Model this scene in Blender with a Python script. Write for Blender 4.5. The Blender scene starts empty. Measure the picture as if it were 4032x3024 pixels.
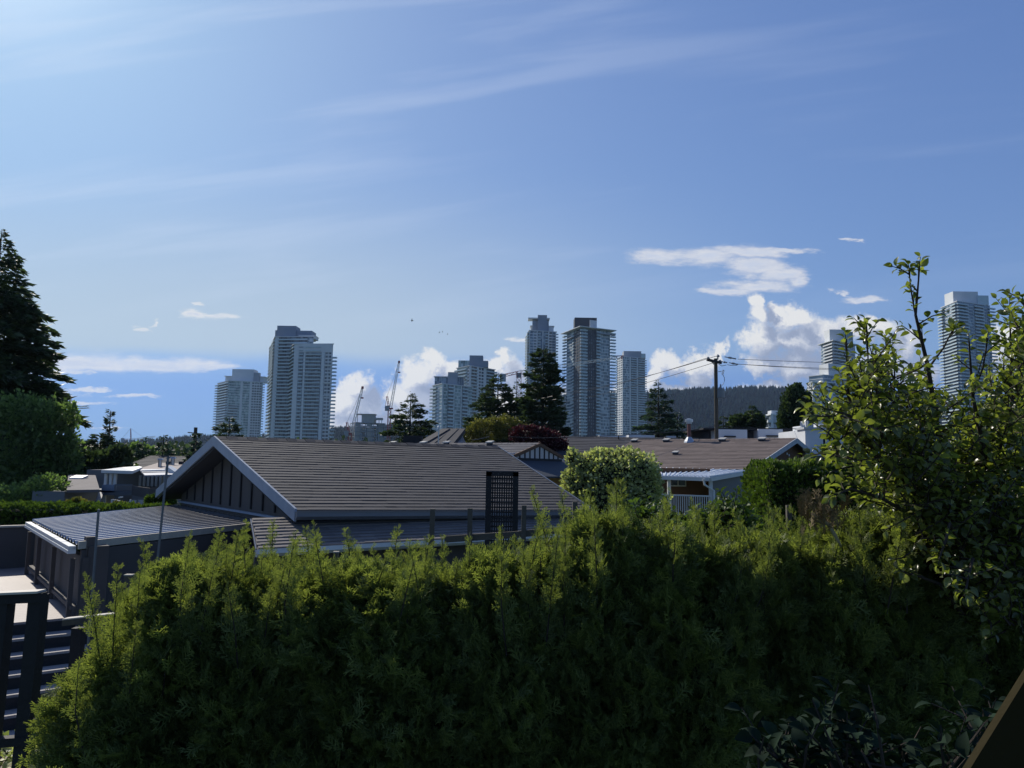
import bpy, math, random
import numpy as np
from mathutils import Matrix, Vector
R_=math.radians
rng=np.random.default_rng(7); random.seed(7)
SC=bpy.context.scene; COL=SC.collection

# ------------------------------------------------------------------ camera
F=3028.; CZ=4.0
P_=R_(6.09); RL=R_(0.94)
fw=np.array([0,math.cos(P_),math.sin(P_)]); up0=np.array([0,-math.sin(P_),math.cos(P_)]); rt0=np.array([1.,0,0])
rt=rt0*math.cos(RL)+up0*math.sin(RL); up=-rt0*math.sin(RL)+up0*math.cos(RL)
CAM=np.array([0,0,CZ])
cd=bpy.data.cameras.new('camera'); cam=bpy.data.objects.new('camera',cd); COL.objects.link(cam)
cd.sensor_width=36; cd.lens=36*F/4032; cd.clip_start=.05; cd.clip_end=20000
cam.matrix_world=Matrix([[rt[0],up[0],-fw[0],0],[rt[1],up[1],-fw[1],0],[rt[2],up[2],-fw[2],CZ],[0,0,0,1]])
SC.camera=cam
def ray(x,y): return fw+rt*((x-2016)/F)+up*((1512-y)/F)
def Pd(x,y,d): r=ray(x,y); return CAM+r*(d/r[1])           # point seen at photo pixel x,y at distance d
def Pz(x,y,z): r=ray(x,y); return CAM+r*((z-CZ)/r[2])      # point seen at photo pixel x,y on level z

# ------------------------------------------------------------------ light
SUN_AZ=-39.0; SUN_EL=35.0
s_dir=Vector((math.sin(R_(SUN_AZ))*math.cos(R_(SUN_EL)),math.cos(R_(SUN_AZ))*math.cos(R_(SUN_EL)),math.sin(R_(SUN_EL))))
sl=bpy.data.lights.new('sun','SUN'); sl.energy=4.5; sl.angle=R_(.5); sl.color=(1,.93,.82)
so=bpy.data.objects.new('sun',sl); COL.objects.link(so); so.rotation_euler=s_dir.to_track_quat('Z','Y').to_euler()
SC.view_settings.view_transform='Standard'; SC.view_settings.look='None'; SC.view_settings.gamma=1
SC.view_settings.exposure=0.06

W=bpy.data.worlds.new('World'); SC.world=W; W.use_nodes=True
nt=W.node_tree; nt.nodes.clear()
class N:                                                     # terse node helper
    def __init__(s,t): s.t=t
    def n(s,typ,**k):
        o=s.t.nodes.new(typ)
        for a,b in k.items(): setattr(o,a,b)
        return o
    def link(s,a,b): s.t.links.new(a,b)
    def m(s,op,a,b=None,c=None,clamp=False):
        o=s.n('ShaderNodeMath',operation=op); o.use_clamp=clamp
        for i,x in enumerate((a,b,c)):
            if x is None: continue
            if isinstance(x,(int,float)): o.inputs[i].default_value=x
            else: s.link(x,o.inputs[i])
        return o.outputs[0]
    def vm(s,op,a,b=None,out=0):
        o=s.n('ShaderNodeVectorMath',operation=op)
        for i,x in enumerate((a,b)):
            if x is None: continue
            if isinstance(x,(tuple,list)): o.inputs[i].default_value=x
            else: s.link(x,o.inputs[i])
        return o.outputs[out]
    def noise(s,vec,scale,detail=4,rough=.55,out=0,dist=0):
        o=s.n('ShaderNodeTexNoise'); o.inputs['Scale'].default_value=scale; o.inputs['Detail'].default_value=detail
        o.inputs['Roughness'].default_value=rough; o.inputs['Distortion'].default_value=dist
        if vec is not None: s.link(vec,o.inputs['Vector'])
        return o.outputs[out]
    def ramp(s,fac,stops):
        o=s.n('ShaderNodeValToRGB'); e=o.color_ramp.elements
        for i,(p,c) in enumerate(stops):
            q=e[i] if i<2 else e.new(p)
            q.position=p; q.color=(*c,1)
        s.link(fac,o.inputs[0]); return o.outputs[0]
    def mix(s,fac,a,b,mode='MIX'):
        o=s.n('ShaderNodeMix',data_type='RGBA',blend_type=mode)
        for x,i in ((fac,0),(a,6),(b,7)):
            if isinstance(x,(int,float)): o.inputs[i].default_value=x
            elif isinstance(x,(tuple,list)): o.inputs[i].default_value=(*x,1)
            else: s.link(x,o.inputs[i])
        return o.outputs[2]
    def smooth(s,x,a,b):
        o=s.n('ShaderNodeMapRange',interpolation_type='SMOOTHSTEP'); s.link(x,o.inputs[0])
        o.inputs[1].default_value=a; o.inputs[2].default_value=b
        return o.outputs[0]
w=N(nt)
sky=w.n('ShaderNodeTexSky',sky_type='NISHITA'); sky.sun_disc=False
sky.sun_elevation=R_(SUN_EL); sky.sun_rotation=R_(SUN_AZ); sky.altitude=50; sky.air_density=1.0; sky.dust_density=1.2; sky.ozone_density=2.5
SKY_S=.10
dirv=w.n('ShaderNodeTexCoord').outputs['Generated']
sep=w.n('ShaderNodeSeparateXYZ'); w.link(dirv,sep.inputs[0])
yy=w.m('MAXIMUM',sep.outputs[1],.05)
X=w.m('DIVIDE',sep.outputs[0],yy); Z=w.m('DIVIDE',sep.outputs[2],yy)
cb=w.n('ShaderNodeCombineXYZ'); w.link(X,cb.inputs[0]); w.link(Z,cb.inputs[2]); PXZ=cb.outputs[0]
def xz(x,y): r=ray(x,y); return r[0]/r[1], r[2]/r[1]
def blobs(vec,lst):
    acc=None
    for (x,y,rx,ry) in lst:
        a,b=xz(x,y)
        q=w.vm('SUBTRACT',vec,(a,0,b)); q=w.vm('MULTIPLY',q,(F/rx,0,F/ry)); l=w.vm('LENGTH',q,out=1)
        if acc is None: acc=l
        else:
            o=w.n('ShaderNodeMath',operation='SMOOTH_MIN'); w.link(acc,o.inputs[0]); w.link(l,o.inputs[1]); o.inputs[2].default_value=.18; acc=o.outputs[0]
    return w.m('SUBTRACT',1.0,acc)
CUM=[(1400,1520,62,70),(1365,1600,80,100),(1440,1600,70,75),(1390,1690,160,55),(1560,1570,72,85),(1640,1490,85,75),(1705,1430,62,55),
(1775,1455,75,60),(1850,1445,75,48),(1930,1455,70,48),(1680,1570,130,70),(1560,1660,120,70),(1985,1420,42,55),(2030,1480,60,80),(2010,1600,90,120),(2240,1570,60,70),
(2630,1440,78,58),(2575,1480,50,70),(2720,1440,70,55),(2790,1435,60,60),(2835,1395,35,50),(2750,1500,70,45),(2640,1550,150,38),(2820,1555,140,28),(2450,1540,90,50),
(2985,1195,45,42),(2975,1250,62,50),(3075,1260,75,50),(3160,1255,75,55),(2985,1340,110,80),(3120,1350,140,80),(3240,1310,110,80),(2990,1440,100,60),(3130,1450,130,80),(3060,1550,190,45),(3280,1450,120,110),
(3420,1290,150,55),(3560,1350,80,62),(3480,1430,120,90),(3600,1470,130,100),(3950,1320,60,50),(3900,1420,150,120),(4080,1500,160,150)]
nz=w.noise(PXZ,24,9,.70,out=1); nz=w.vm('SUBTRACT',nz,(.5,.5,.5)); nz=w.vm('MULTIPLY',nz,(.075,0,.06))
nz2=w.noise(PXZ,8,3,.5,out=1); nz2=w.vm('SUBTRACT',nz2,(.5,.5,.5)); nz2=w.vm('MULTIPLY',nz2,(.05,0,.03))
pc=w.vm('ADD',w.vm('ADD',PXZ,nz),nz2)
dC=blobs(pc,CUM)
pc2=w.vm('ADD',pc,(-.016,0,.022)); dC2=blobs(pc2,CUM)
fine=w.noise(PXZ,48,8,.68)
aC=w.smooth(w.m('ADD',dC,w.m('MULTIPLY',w.m('SUBTRACT',fine,.5),.45)),-.08,.46)
lit=w.m('SUBTRACT',dC,dC2)                                  # cloud light and shade painted: brighter where thinner towards the sun
edge=w.smooth(dC,.0,.55)
shade=w.m('ADD',w.m('MULTIPLY',lit,1.2),w.m('MULTIPLY',w.m('SUBTRACT',fine,.5),.7))
shade=w.m('SUBTRACT',w.m('ADD',shade,.62),w.m('MULTIPLY',edge,.50),clamp=True)
cumcol=w.ramp(shade,[(0,(.30,.35,.48)),(.35,(.40,.45,.57)),(.65,(.57,.60,.68)),(1,(.80,.80,.79))])
# flat sheets and wisps
THIN=[(330,1425,230,36),(620,1436,280,34),(830,1452,120,18),(180,1440,200,34),(300,1462,70,12),(250,1540,90,22),(380,1530,60,7),(120,1515,120,30),(530,1564,110,8),
(300,1592,110,9),(170,1580,90,14),(410,1687,60,9),(330,1632,30,6),(760,1240,62,20),(860,1250,90,11),(830,1200,26,9),(590,1290,45,9),(620,1265,16,12),
(2600,1012,150,30),(2780,1010,180,34),(2960,995,150,26),(3100,988,130,11),(2980,1050,140,34),(3080,1085,120,32),(3170,1110,70,22),(2990,1125,150,26),(2880,1142,80,18),(3360,1178,100,13),(3290,1150,25,14),(3330,940,30,5),(2050,1340,60,7)]
nh=w.vm('MULTIPLY',PXZ,(1,1,3.2)); nh=w.noise(nh,9,7,.68,out=1); nh=w.vm('SUBTRACT',nh,(.5,.5,.5)); nh=w.vm('MULTIPLY',nh,(.17,0,.03))
pt=w.vm('ADD',PXZ,nh); dT=blobs(pt,THIN)
aT=w.m('MULTIPLY',w.smooth(w.m('ADD',dT,w.m('MULTIPLY',w.m('SUBTRACT',w.noise(w.vm('MULTIPLY',PXZ,(1,1,4)),30,6,.68),.5),1.0)),-.35,.95),.85)
thincol=w.ramp(w.smooth(dT,.3,1.0),[(0,(.86,.83,.80)),(1,(.60,.65,.76))])
# long faint cirrus bands and a pale veil
rot=w.n('ShaderNodeVectorRotate',rotation_type='Y_AXIS'); w.link(PXZ,rot.inputs[0]); rot.inputs['Angle'].default_value=R_(9)
ci=w.vm('MULTIPLY',rot.outputs[0],(1,1,11)); cn=w.noise(ci,1.5,6,.5,dist=.3)
ci2=w.smooth(cn,.48,.70)
lat=w.smooth(X,.75,-.65); hi=w.smooth(Z,.13,.30)
aV=w.m('MULTIPLY',w.m('MULTIPLY',ci2,hi),w.m('ADD',w.m('MULTIPLY',lat,.20),.04))
veil=w.m('MULTIPLY',w.m('MULTIPLY',w.smooth(w.m('ADD',Z,w.m('MULTIPLY',w.m('SUBTRACT',w.noise(w.vm('MULTIPLY',PXZ,(.4,1,1)),6,3),.5),.05)),.122,.15),w.smooth(Z,.42,.16)),w.m('MULTIPLY',w.smooth(X,.45,-.3),.58))
raw=w.vm('MULTIPLY',sky.outputs[0],(SKY_S,SKY_S,SKY_S))
skyc=w.vm('DIVIDE',w.vm('MULTIPLY',raw,(.50,.83,1.12)),w.vm('ADD',raw,(.45,.62,.5)))   # clearer, bluer air than the raw model
skyc=w.mix(w.smooth(Z,.17,.09),skyc,w.vm('MULTIPLY',skyc,(.60,.72,.98)))
sd=w.vm('DOT_PRODUCT',dirv,tuple(s_dir),out=1); gl=w.m('POWER',w.m('MAXIMUM',sd,0.0),150.0)
cg=w.n('ShaderNodeCombineXYZ'); w.link(w.m('MULTIPLY',gl,.75),cg.inputs[0]); w.link(w.m('MULTIPLY',gl,.62),cg.inputs[1]); w.link(w.m('MULTIPLY',gl,.42),cg.inputs[2])
skyc=w.vm('ADD',skyc,cg.outputs[0])
c=w.mix(veil,skyc,(.52,.60,.64)); c=w.mix(aV,c,(.75,.82,.95))
c=w.mix(aT,c,thincol); c=w.mix(w.m('MULTIPLY',aC,.93),c,cumcol)
front=w.m('GREATER_THAN',sep.outputs[1],.06)
c=w.mix(front,skyc,c)
bg=w.n('ShaderNodeBackground'); w.link(c,bg.inputs[0]); bg.inputs[1].default_value=1.0
wo=w.n('ShaderNodeOutputWorld'); w.link(bg.outputs[0],wo.inputs[0])
try: W.cycles.sampling_method='MANUAL'; W.cycles.sample_map_resolution=512
except Exception: pass
SC.cycles.max_bounces=8; SC.cycles.diffuse_bounces=3; SC.cycles.transmission_bounces=4; SC.cycles.volume_bounces=0
SC.cycles.use_denoising=True

# ------------------------------------------------------------------ materials
MATS={}
def mat(name,col,rough=.7,var=.15,scale=4,bump=0,metal=0,spec=.3,island=0,trans=0,tcol=None,col2=None):
    if name in MATS: return MATS[name]
    m=bpy.data.materials.new(name); m.use_nodes=True; t=m.node_tree; t.nodes.clear(); g=N(t)
    out=g.n('ShaderNodeOutputMaterial'); b=g.n('ShaderNodeBsdfPrincipled')
    b.inputs['Roughness'].default_value=rough; b.inputs['Metallic'].default_value=metal; b.inputs['Specular IOR Level'].default_value=spec
    tc=g.n('ShaderNodeTexCoord').outputs['Object']
    n1=g.noise(tc,scale,5,.6)
    f=g.m('SUBTRACT',n1,.5)
    f=g.m('MULTIPLY',f,var*2.4)
    if island:
        ri=g.n('ShaderNodeNewGeometry').outputs['Random Per Island']
        f=g.m('ADD',f,g.m('MULTIPLY',g.m('SUBTRACT',ri,.5),island*2))
    f=g.m('ADD',f,1.0)
    base=(*col,) 
    if col2 is not None:
        src=ri if island else g.smooth(n1,.35,.65)
        c0=g.mix(src,col,col2)
    else:
        c0=g.mix(0.0,col,col)
    c1=g.vm('MULTIPLY',c0,None); 
    cb=g.n('ShaderNodeCombineXYZ')
    for i in range(3): g.link(f,cb.inputs[i])
    g.link(cb.outputs[0],c1.node.inputs[1])
    g.link(c1,b.inputs['Base Color'])
    if bump:
        bp=g.n('ShaderNodeBump'); bp.inputs['Strength'].default_value=bump; bp.inputs['Distance'].default_value=.02
        g.link(g.noise(tc,scale*6,4),bp.inputs['Height']); g.link(bp.outputs[0],b.inputs['Normal'])
    sh=b.outputs[0]
    if trans:
        tr=g.n('ShaderNodeBsdfTranslucent'); tm=g.vm('MULTIPLY',c1,tcol or (1.6,1.7,.6)); g.link(tm,tr.inputs[0])
        mx=g.n('ShaderNodeMixShader'); mx.inputs[0].default_value=trans; g.link(sh,mx.inputs[1]); g.link(tr.outputs[0],mx.inputs[2]); sh=mx.outputs[0]
    g.link(sh,out.inputs[0]); MATS[name]=m; return m
def winmat(name,dark,mid,pale,wx=1.5,wz=2.95,rough=.12,frame=(.42,.46,.5)):
    if name in MATS: return MATS[name]
    m=bpy.data.materials.new(name); m.use_nodes=True; t=m.node_tree; t.nodes.clear(); g=N(t)
    out=g.n('ShaderNodeOutputMaterial'); b=g.n('ShaderNodeBsdfPrincipled')
    tc=g.n('ShaderNodeNewGeometry').outputs['Position']
    s=g.n('ShaderNodeSeparateXYZ'); g.link(tc,s.inputs[0])
    a=g.m('DIVIDE',g.m('ADD',g.m('MULTIPLY',s.outputs[0],.83),g.m('MULTIPLY',s.outputs[1],.47)),wx)
    z=g.m('DIVIDE',s.outputs[2],wz)
    cb=g.n('ShaderNodeCombineXYZ'); g.link(g.m('FLOOR',a),cb.inputs[0]); g.link(g.m('FLOOR',z),cb.inputs[1])
    wn=g.n('ShaderNodeTexWhiteNoise',noise_dimensions='3D'); g.link(cb.outputs[0],wn.inputs[0])
    big=g.noise(tc,.06,3,.5)
    v=g.m('ADD',g.m('MULTIPLY',wn.outputs[0],.75),g.m('MULTIPLY',big,.5))
    c=g.ramp(v,[(.2,dark),(.62,mid),(1.0,pale)])
    fr=g.m('FRACT',a); lm=g.m('LESS_THAN',fr,.07)
    c=g.mix(lm,c,frame)
    g.link(c,b.inputs['Base Color']); b.inputs['Roughness'].default_value=rough; b.inputs['Specular IOR Level'].default_value=.55
    g.link(b.outputs[0],out.inputs[0]); MATS[name]=m; return m

# ------------------------------------------------------------------ mesh helpers
def mkmesh(name,V,Fs,smooth=False):
    me=bpy.data.meshes.new(name); V=np.asarray(V,dtype=np.float32)
    if isinstance(Fs,np.ndarray):
        n,k=Fs.shape
        me.vertices.add(len(V)); me.vertices.foreach_set('co',V.ravel())
        me.loops.add(n*k); me.loops.foreach_set('vertex_index',Fs.ravel().astype(np.int32))
        me.polygons.add(n); me.polygons.foreach_set('loop_start',np.arange(0,n*k,k,dtype=np.int32))
        try: me.polygons.foreach_set('loop_total',np.full(n,k,dtype=np.int32))
        except Exception: pass
        me.update(calc_edges=True)
    else: me.from_pydata(V.tolist(),[],Fs); me.update()
    if smooth: me.polygons.foreach_set('use_smooth',[True]*len(me.polygons))
    return me
def thing(name,label,cat,loc=(0,0,0),group=None,kind=None):
    o=bpy.data.objects.new(name,None); COL.objects.link(o); o.location=tuple(float(q) for q in loc)
    o.empty_display_size=.2
    tag(o,label,cat,group,kind); return o
def tag(o,label=None,cat=None,group=None,kind=None):
    if label: o['label']=label
    if cat: o['category']=cat
    if group: o['group']=group
    if kind: o['kind']=kind
    return o
def world_loc(o):
    v=np.array(o.location); 
    while o.parent: o=o.parent; v=v+np.array(o.location)
    return v
def obj(name,V,Fs,m,parent=None,loc=None,smooth=False):
    """V in world coordinates; origin goes to the parent's base (or loc)"""
    V=np.asarray(V,dtype=float)
    base=world_loc(parent) if parent else np.zeros(3)
    if loc is None and parent is None:
        loc=(V.min(0)+V.max(0))/2; loc[2]=V[:,2].min()
    off=base if parent is not None else np.array(loc,dtype=float)
    me=mkmesh(name,V-off,Fs,smooth)
    ms=m if isinstance(m,(list,tuple)) else [m]
    for q in ms: me.materials.append(q)
    o=bpy.data.objects.new(name,me); COL.objects.link(o)
    if parent is not None: o.parent=parent
    else: o.location=tuple(off)
    return o
class MB:
    def __init__(s): s.V=[]; s.F=[]; s.n=0
    def add(s,V,Fs):
        s.V.extend([tuple(map(float,v)) for v in V]); s.F.extend([tuple(int(i)+s.n for i in f) for f in Fs]); s.n+=len(V); return s
    def box(s,o,a,b,c):
        """parallelepiped from corner o, edges a,b,c"""
        o,a,b,c=[np.asarray(q,float) for q in (o,a,b,c)]
        V=[o,o+a,o+a+b,o+b,o+c,o+a+c,o+a+b+c,o+b+c]
        return s.add(V,[(0,3,2,1),(4,5,6,7),(0,1,5,4),(1,2,6,5),(2,3,7,6),(3,0,4,7)])
    def aab(s,x0,x1,y0,y1,z0,z1): return s.box((x0,y0,z0),(x1-x0,0,0),(0,y1-y0,0),(0,0,z1-z0))
    def bar(s,p,q,w_,h_=None,upv=(0,0,1)):
        p=np.asarray(p,float); q=np.asarray(q,float); h_=h_ or w_; d=q-p; L=np.linalg.norm(d); d/=max(L,1e-9)
        u=np.asarray(upv,float); 
        if abs(d@u)>.95: u=np.array([1.,0,0])
        x=np.cross(d,u); x/=np.linalg.norm(x); z=np.cross(x,d)
        return s.box(p-x*w_/2-z*h_/2,d*L,x*w_,z*h_)
    def tube(s,pts,rad,k=8,cap=True):
        pts=np.asarray(pts,float); n=len(pts); rad=np.broadcast_to(rad,(n,)) if np.ndim(rad)==0 else np.asarray(rad,float)
        V=[];Fs=[]
        for i in range(n):
            d=pts[min(i+1,n-1)]-pts[max(i-1,0)]; d/=max(np.linalg.norm(d),1e-9)
            u=np.array([0,0,1.]) if abs(d[2])<.9 else np.array([1.,0,0])
            x=np.cross(d,u); x/=np.linalg.norm(x); y=np.cross(d,x)
            for j in range(k):
                a=2*math.pi*j/k; V.append(pts[i]+rad[i]*(math.cos(a)*x+math.sin(a)*y))
        for i in range(n-1):
            for j in range(k): Fs.append((i*k+j,i*k+(j+1)%k,(i+1)*k+(j+1)%k,(i+1)*k+j))
        if cap: Fs.append(tuple(range(k))); Fs.append(tuple((n-1)*k+j for j in reversed(range(k))))
        return s.add(V,Fs)
    def prism(s,poly,vec):
        poly=[np.asarray(p,float) for p in poly]; n=len(poly); vec=np.asarray(vec,float)
        V=poly+[p+vec for p in poly]
        return s.add(V,[tuple(reversed(range(n))),tuple(range(n,2*n))]+[(i,(i+1)%n,n+(i+1)%n,n+i) for i in range(n)])
    def build(s,name,m,parent=None,smooth=False,loc=None):
        if not s.V: return None
        return obj(name,s.V,s.F,m,parent,loc,smooth)
def copy_tree(o,parent=None):
    c=o.copy(); COL.objects.link(c); c.parent=parent
    for ch in list(o.children): copy_tree(ch,c)
    return c

def U(a,b,n=None): return rng.uniform(a,b,n)
def unit(v): v=np.asarray(v,float); return v/np.maximum(np.linalg.norm(v,axis=-1,keepdims=True),1e-9)
def place(template_V,template_F,pos,ydir,nrm,size):
    """stamp a template (x across, y along, z normal) at every pos; returns V,F"""
    y=unit(ydir); x=unit(np.cross(y,nrm)); z=np.cross(x,y)
    T=template_V[None,:,:]*np.asarray(size)[:,None,None]
    V=pos[:,None,:]+T[:,:,0:1]*x[:,None,:]+T[:,:,1:2]*y[:,None,:]+T[:,:,2:3]*z[:,None,:]
    n=len(pos);k=len(template_V)
    Fs=(template_F[None]+(np.arange(n)*k)[:,None,None]).reshape(-1,template_F.shape[1])
    return V.reshape(-1,3),Fs
def cat(*vf):
    Vs=[];Fs=[];n=0
    for V,f in vf: Vs.append(V);Fs.append(f+n);n+=len(V)
    return np.concatenate(Vs),np.concatenate(Fs)
LEAF3=(np.array([[0,0,0],[.42,.45,.08],[0,1,-.06],[-.42,.45,.08]],float),np.array([[0,1,2,3]]))          # far leaf clump card
# apple leaf, folded and drooping
LV=[];LF=[]
prof=[(0,.02),(.18,.20),(.42,.30),(.68,.25),(.88,.11),(1.0,.0)]
for i,(t,wd) in enumerate(prof):
    zz=-.35*t*t
    LV+= [(-wd,t*(1-.12*t),zz+wd*.45),(0,t*(1-.12*t),zz),(wd,t*(1-.12*t),zz+wd*.45)]
for i in range(len(prof)-1):
    a=i*3; LF+= [(a,a+1,a+4,a+3),(a+1,a+2,a+5,a+4)]
LEAF=(np.array(LV,float),np.array(LF))
# cedar spray: axis with alternate side sprigs, each a thin strip
def strip(p,q,w0,w1,out):
    p=np.array(p,float);q=np.array(q,float); d=q-p; n=np.array([-d[1],d[0],0]); n/=np.linalg.norm(n)
    out[0]+=[p-n*w0,p+n*w0,q+n*w1,q-n*w1]; k=len(out[0])-4; out[1].append((k,k+1,k+2,k+3))
def spray(seed,nside=9,w_=.032):
    r=random.Random(seed); o=[[],[]]
    ax=[(0,0,0)]
    for i in range(1,5): ax.append((ax[-1][0]+r.uniform(-.04,.04),i/4.,.05*i*i/16))
    for i in range(4): strip(ax[i],ax[i+1],w_*(1.1-.18*i),w_*(.95-.2*i),o)
    for i in range(nside):
        t=.1+.82*i/nside; k=min(3,int(t*4)); f=t*4-k; b=np.array(ax[k])*(1-f)+np.array(ax[k+1])*f
        sd=1 if i%2 else -1; L=(.16+.28*math.sin(math.pi*(.15+.75*t)))*r.uniform(.75,1.2); an=math.radians(r.uniform(32,52))
        q=b+np.array([sd*math.sin(an)*L,math.cos(an)*L,r.uniform(-.05,.08)])
        strip(b,q,w_*.85,w_*.5,o)
        for s2 in (-1,1):
            m_=b+(q-b)*r.uniform(.35,.6); an2=an*sd+s2*math.radians(35); l2=L*r.uniform(.35,.5)
            strip(m_,m_+np.array([math.sin(an2)*l2,math.cos(an2)*l2,.03]),w_*.7,w_*.45,o)
    return np.array(o[0],float),np.array(o[1])
SPRAYS=[spray(i) for i in range(4)]
# ---- house frame of the grey neighbour
AZ=R_(52.1); uu=np.array([math.sin(AZ),math.cos(AZ),0]); vv=np.array([-math.cos(AZ),math.sin(AZ),0]); zz_=np.array([0,0,1.])
O1=Pz(1165,2012,3.05)
def H(u_,v_,z): p=O1+uu*u_+vv*v_; return np.array([p[0],p[1],z])
def on_u(x,y,u0): r=ray(x,y); t=(u0+(O1-CAM)@uu)/(r@uu); return CAM+r*t

LEAFN=(np.array([[0,0,0],[.17,.4,.03],[0,1,-.10],[-.17,.4,.03]],float),np.array([[0,1,2,3]]))   # narrow conifer spray

# ================================================================== SETTING
m_grass=mat('lawn',(.055,.085,.03),.9,.4,.8,.3)
m_soil=mat('soil',(.06,.05,.035),.95,.4,3,.4)
def structure(o): o['kind']='structure'; return o
gs=[]
n_=60
xs=np.concatenate([np.linspace(-6000,-300,12),np.linspace(-250,250,40),np.linspace(300,6000,12)]); ys=np.concatenate([np.linspace(-300,-20,6),np.linspace(0,300,40),np.linspace(350,9000,14)])
gv=[(x,y,-0.02+.04*math.sin(x*.31)*math.sin(y*.27)*(1 if abs(x)<250 and y<300 else 0)) for y in ys for x in xs]
nx=len(xs); gf=[(j*nx+i,j*nx+i+1,(j+1)*nx+i+1,(j+1)*nx+i) for j in range(len(ys)-1) for i in range(nx-1)]
structure(obj('ground',gv,gf,m_grass,loc=(0,0,0)))

# forested hills: terrain sheet with a cover of small conifers
m_hill=mat('hill_soil',(.008,.014,.013),1.0,.3,.01,spec=0)
m_forest=mat('forest_green',(.008,.018,.018),1.0,.35,.004,island=.5,spec=0)
def hill(crest,y0,y1,name):
    """crest: photo pixels along the skyline, seen at distance y1"""
    V=[];cr=[Pd(x,y,y1) for x,y in crest]; n=len(cr); rows=9
    for j in range(rows):
        t=j/(rows-1)
        for p in cr:
            f=math.sin(t*math.pi/2); V.append((p[0]*(y0+(y1-y0)*t)/y1,y0+(y1-y0)*t,max(-3,-3+(p[2]+3)*f**1.0)))
    for p in cr: V.append((p[0]*1.1,y1*1.12,p[2]*.8))
    for p in cr: V.append((p[0]*1.3,y1*1.35,-5))
    Fs=[(j*n+i,j*n+i+1,(j+1)*n+i+1,(j+1)*n+i) for j in range(rows+1) for i in range(n-1)]
    structure(obj(name,V,Fs,m_hill,loc=(0,0,0)))
    return np.array(V).reshape(rows+2,n,3),rows
def forest(grid,rows,count,h,label,name='forest'):
    n=grid.shape[1]; 
    t=1-rng.random(count)**1.4*0.98; t[:count//7]=1.0-.03*rng.random(count//7); s=rng.random(count)*(n-1.001)
    j=np.minimum((t*(rows-1)).astype(int),rows-2); i=s.astype(int); a=(t*(rows-1)-j)[:,None]; b=(s-i)[:,None]
    P=(grid[j,i]*(1-a)*(1-b)+grid[j+1,i]*a*(1-b)+grid[j,i+1]*(1-a)*b+grid[j+1,i+1]*a*b)
    k=6; tv=[];tf=[]
    for lev,(z0,z1,r) in enumerate([(0,.5,.2),(.28,.75,.15),(.55,1.0,.10)]):
        o=len(tv)
        for q in range(k): an=2*math.pi*q/k+lev; tv.append((r*math.cos(an)*(1+.3*(q%2)),r*math.sin(an)*(1+.3*(q%2)),z0))
        tv.append((0,0,z1))
        for q in range(k): tf.append((o+q,o+(q+1)%k,o+k))
    tv=np.array(tv);tf=np.array(tf); hh=h*U(.55,1.25,count); ww=U(.8,1.3,count)
    V=P[:,None,:]+np.stack([tv[None,:,0]*(hh*ww)[:,None],tv[None,:,1]*(hh*ww)[:,None],tv[None,:,2]*hh[:,None]-0.05*h],-1)
    Fs=(tf[None]+(np.arange(count)*len(tv))[:,None,None]).reshape(-1,3)
    o=obj(name,V.reshape(-1,3),Fs,m_forest,loc=(0,0,0)); tag(o,label,'forest',kind='stuff'); return o
g1,r1=hill([(2050,1612),(2180,1596),(2300,1590),(2420,1582),(2560,1580),(2640,1572),(2750,1566),(2860,1566),(2960,1560),(3060,1562),(3180,1572),(3300,1568),(3450,1570),(3700,1590),(3950,1600),(4300,1620)],1500,2500,'hill')
forest(g1,r1,9000,26,'dark conifer forest covering the long hill behind the towers')
g2,r2=hill([(-300,1770),(100,1765),(480,1772),(620,1762),(740,1752),(900,1748),(1100,1745),(1300,1722),(1360,1716),(1450,1722),(1560,1700),(1700,1700),(1850,1720),(2100,1730)],1300,1900,'hill')
forest(g2,r2,4200,22,'hazy low wooded ridge far away on the left')

# ================================================================== TOWERS
m_white=mat('white_concrete',(.62,.64,.64),.7,.12,.15)
m_conc=mat('grey_concrete',(.30,.33,.36),.8,.2,.2)
m_cgrey=mat('mid_grey_panel',(.20,.24,.29),.6,.12,.2)
m_dk=mat('charcoal_panel',(.032,.038,.048),.6,.15,.2)
m_rail=mat('pale_balcony_glass',(.46,.56,.58),.25,.15,.2,spec=.5)
m_raild=mat('grey_balcony_glass',(.34,.40,.43),.25,.15,.2,spec=.5)
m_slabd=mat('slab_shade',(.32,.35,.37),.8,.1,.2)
m_brick=mat('raw_block',(.36,.35,.33),.9,.2,.4)
g_pale=winmat('pale_window',(.05,.08,.10),(.16,.22,.25),(.42,.48,.50))
g_blue=winmat('blue_window',(.045,.075,.11),(.10,.16,.22),(.28,.36,.42))
g_dark=winmat('dark_window',(.02,.028,.035),(.05,.065,.08),(.22,.26,.29))
g_green=winmat('green_window',(.07,.12,.12),(.20,.29,.28),(.45,.54,.52))
class Face:
    def __init__(s,A,B,up_=1):
        s.A=np.array([A[0],A[1],0.]); d=np.array([B[0]-A[0],B[1]-A[1],0.]); s.L=np.linalg.norm(d); s.d=d/s.L
        s.n=np.array([s.d[1],-s.d[0],0.])
        if s.n@(-s.A)<0: s.n=-s.n
    def box(s,mb,s0,s1,z0,z1,o0,o1):
        mb.box(s.A+s.d*s0*s.L+s.n*o0+zz_*z0,s.d*(s1-s0)*s.L,s.n*(o1-o0),zz_*(z1-z0))
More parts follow.
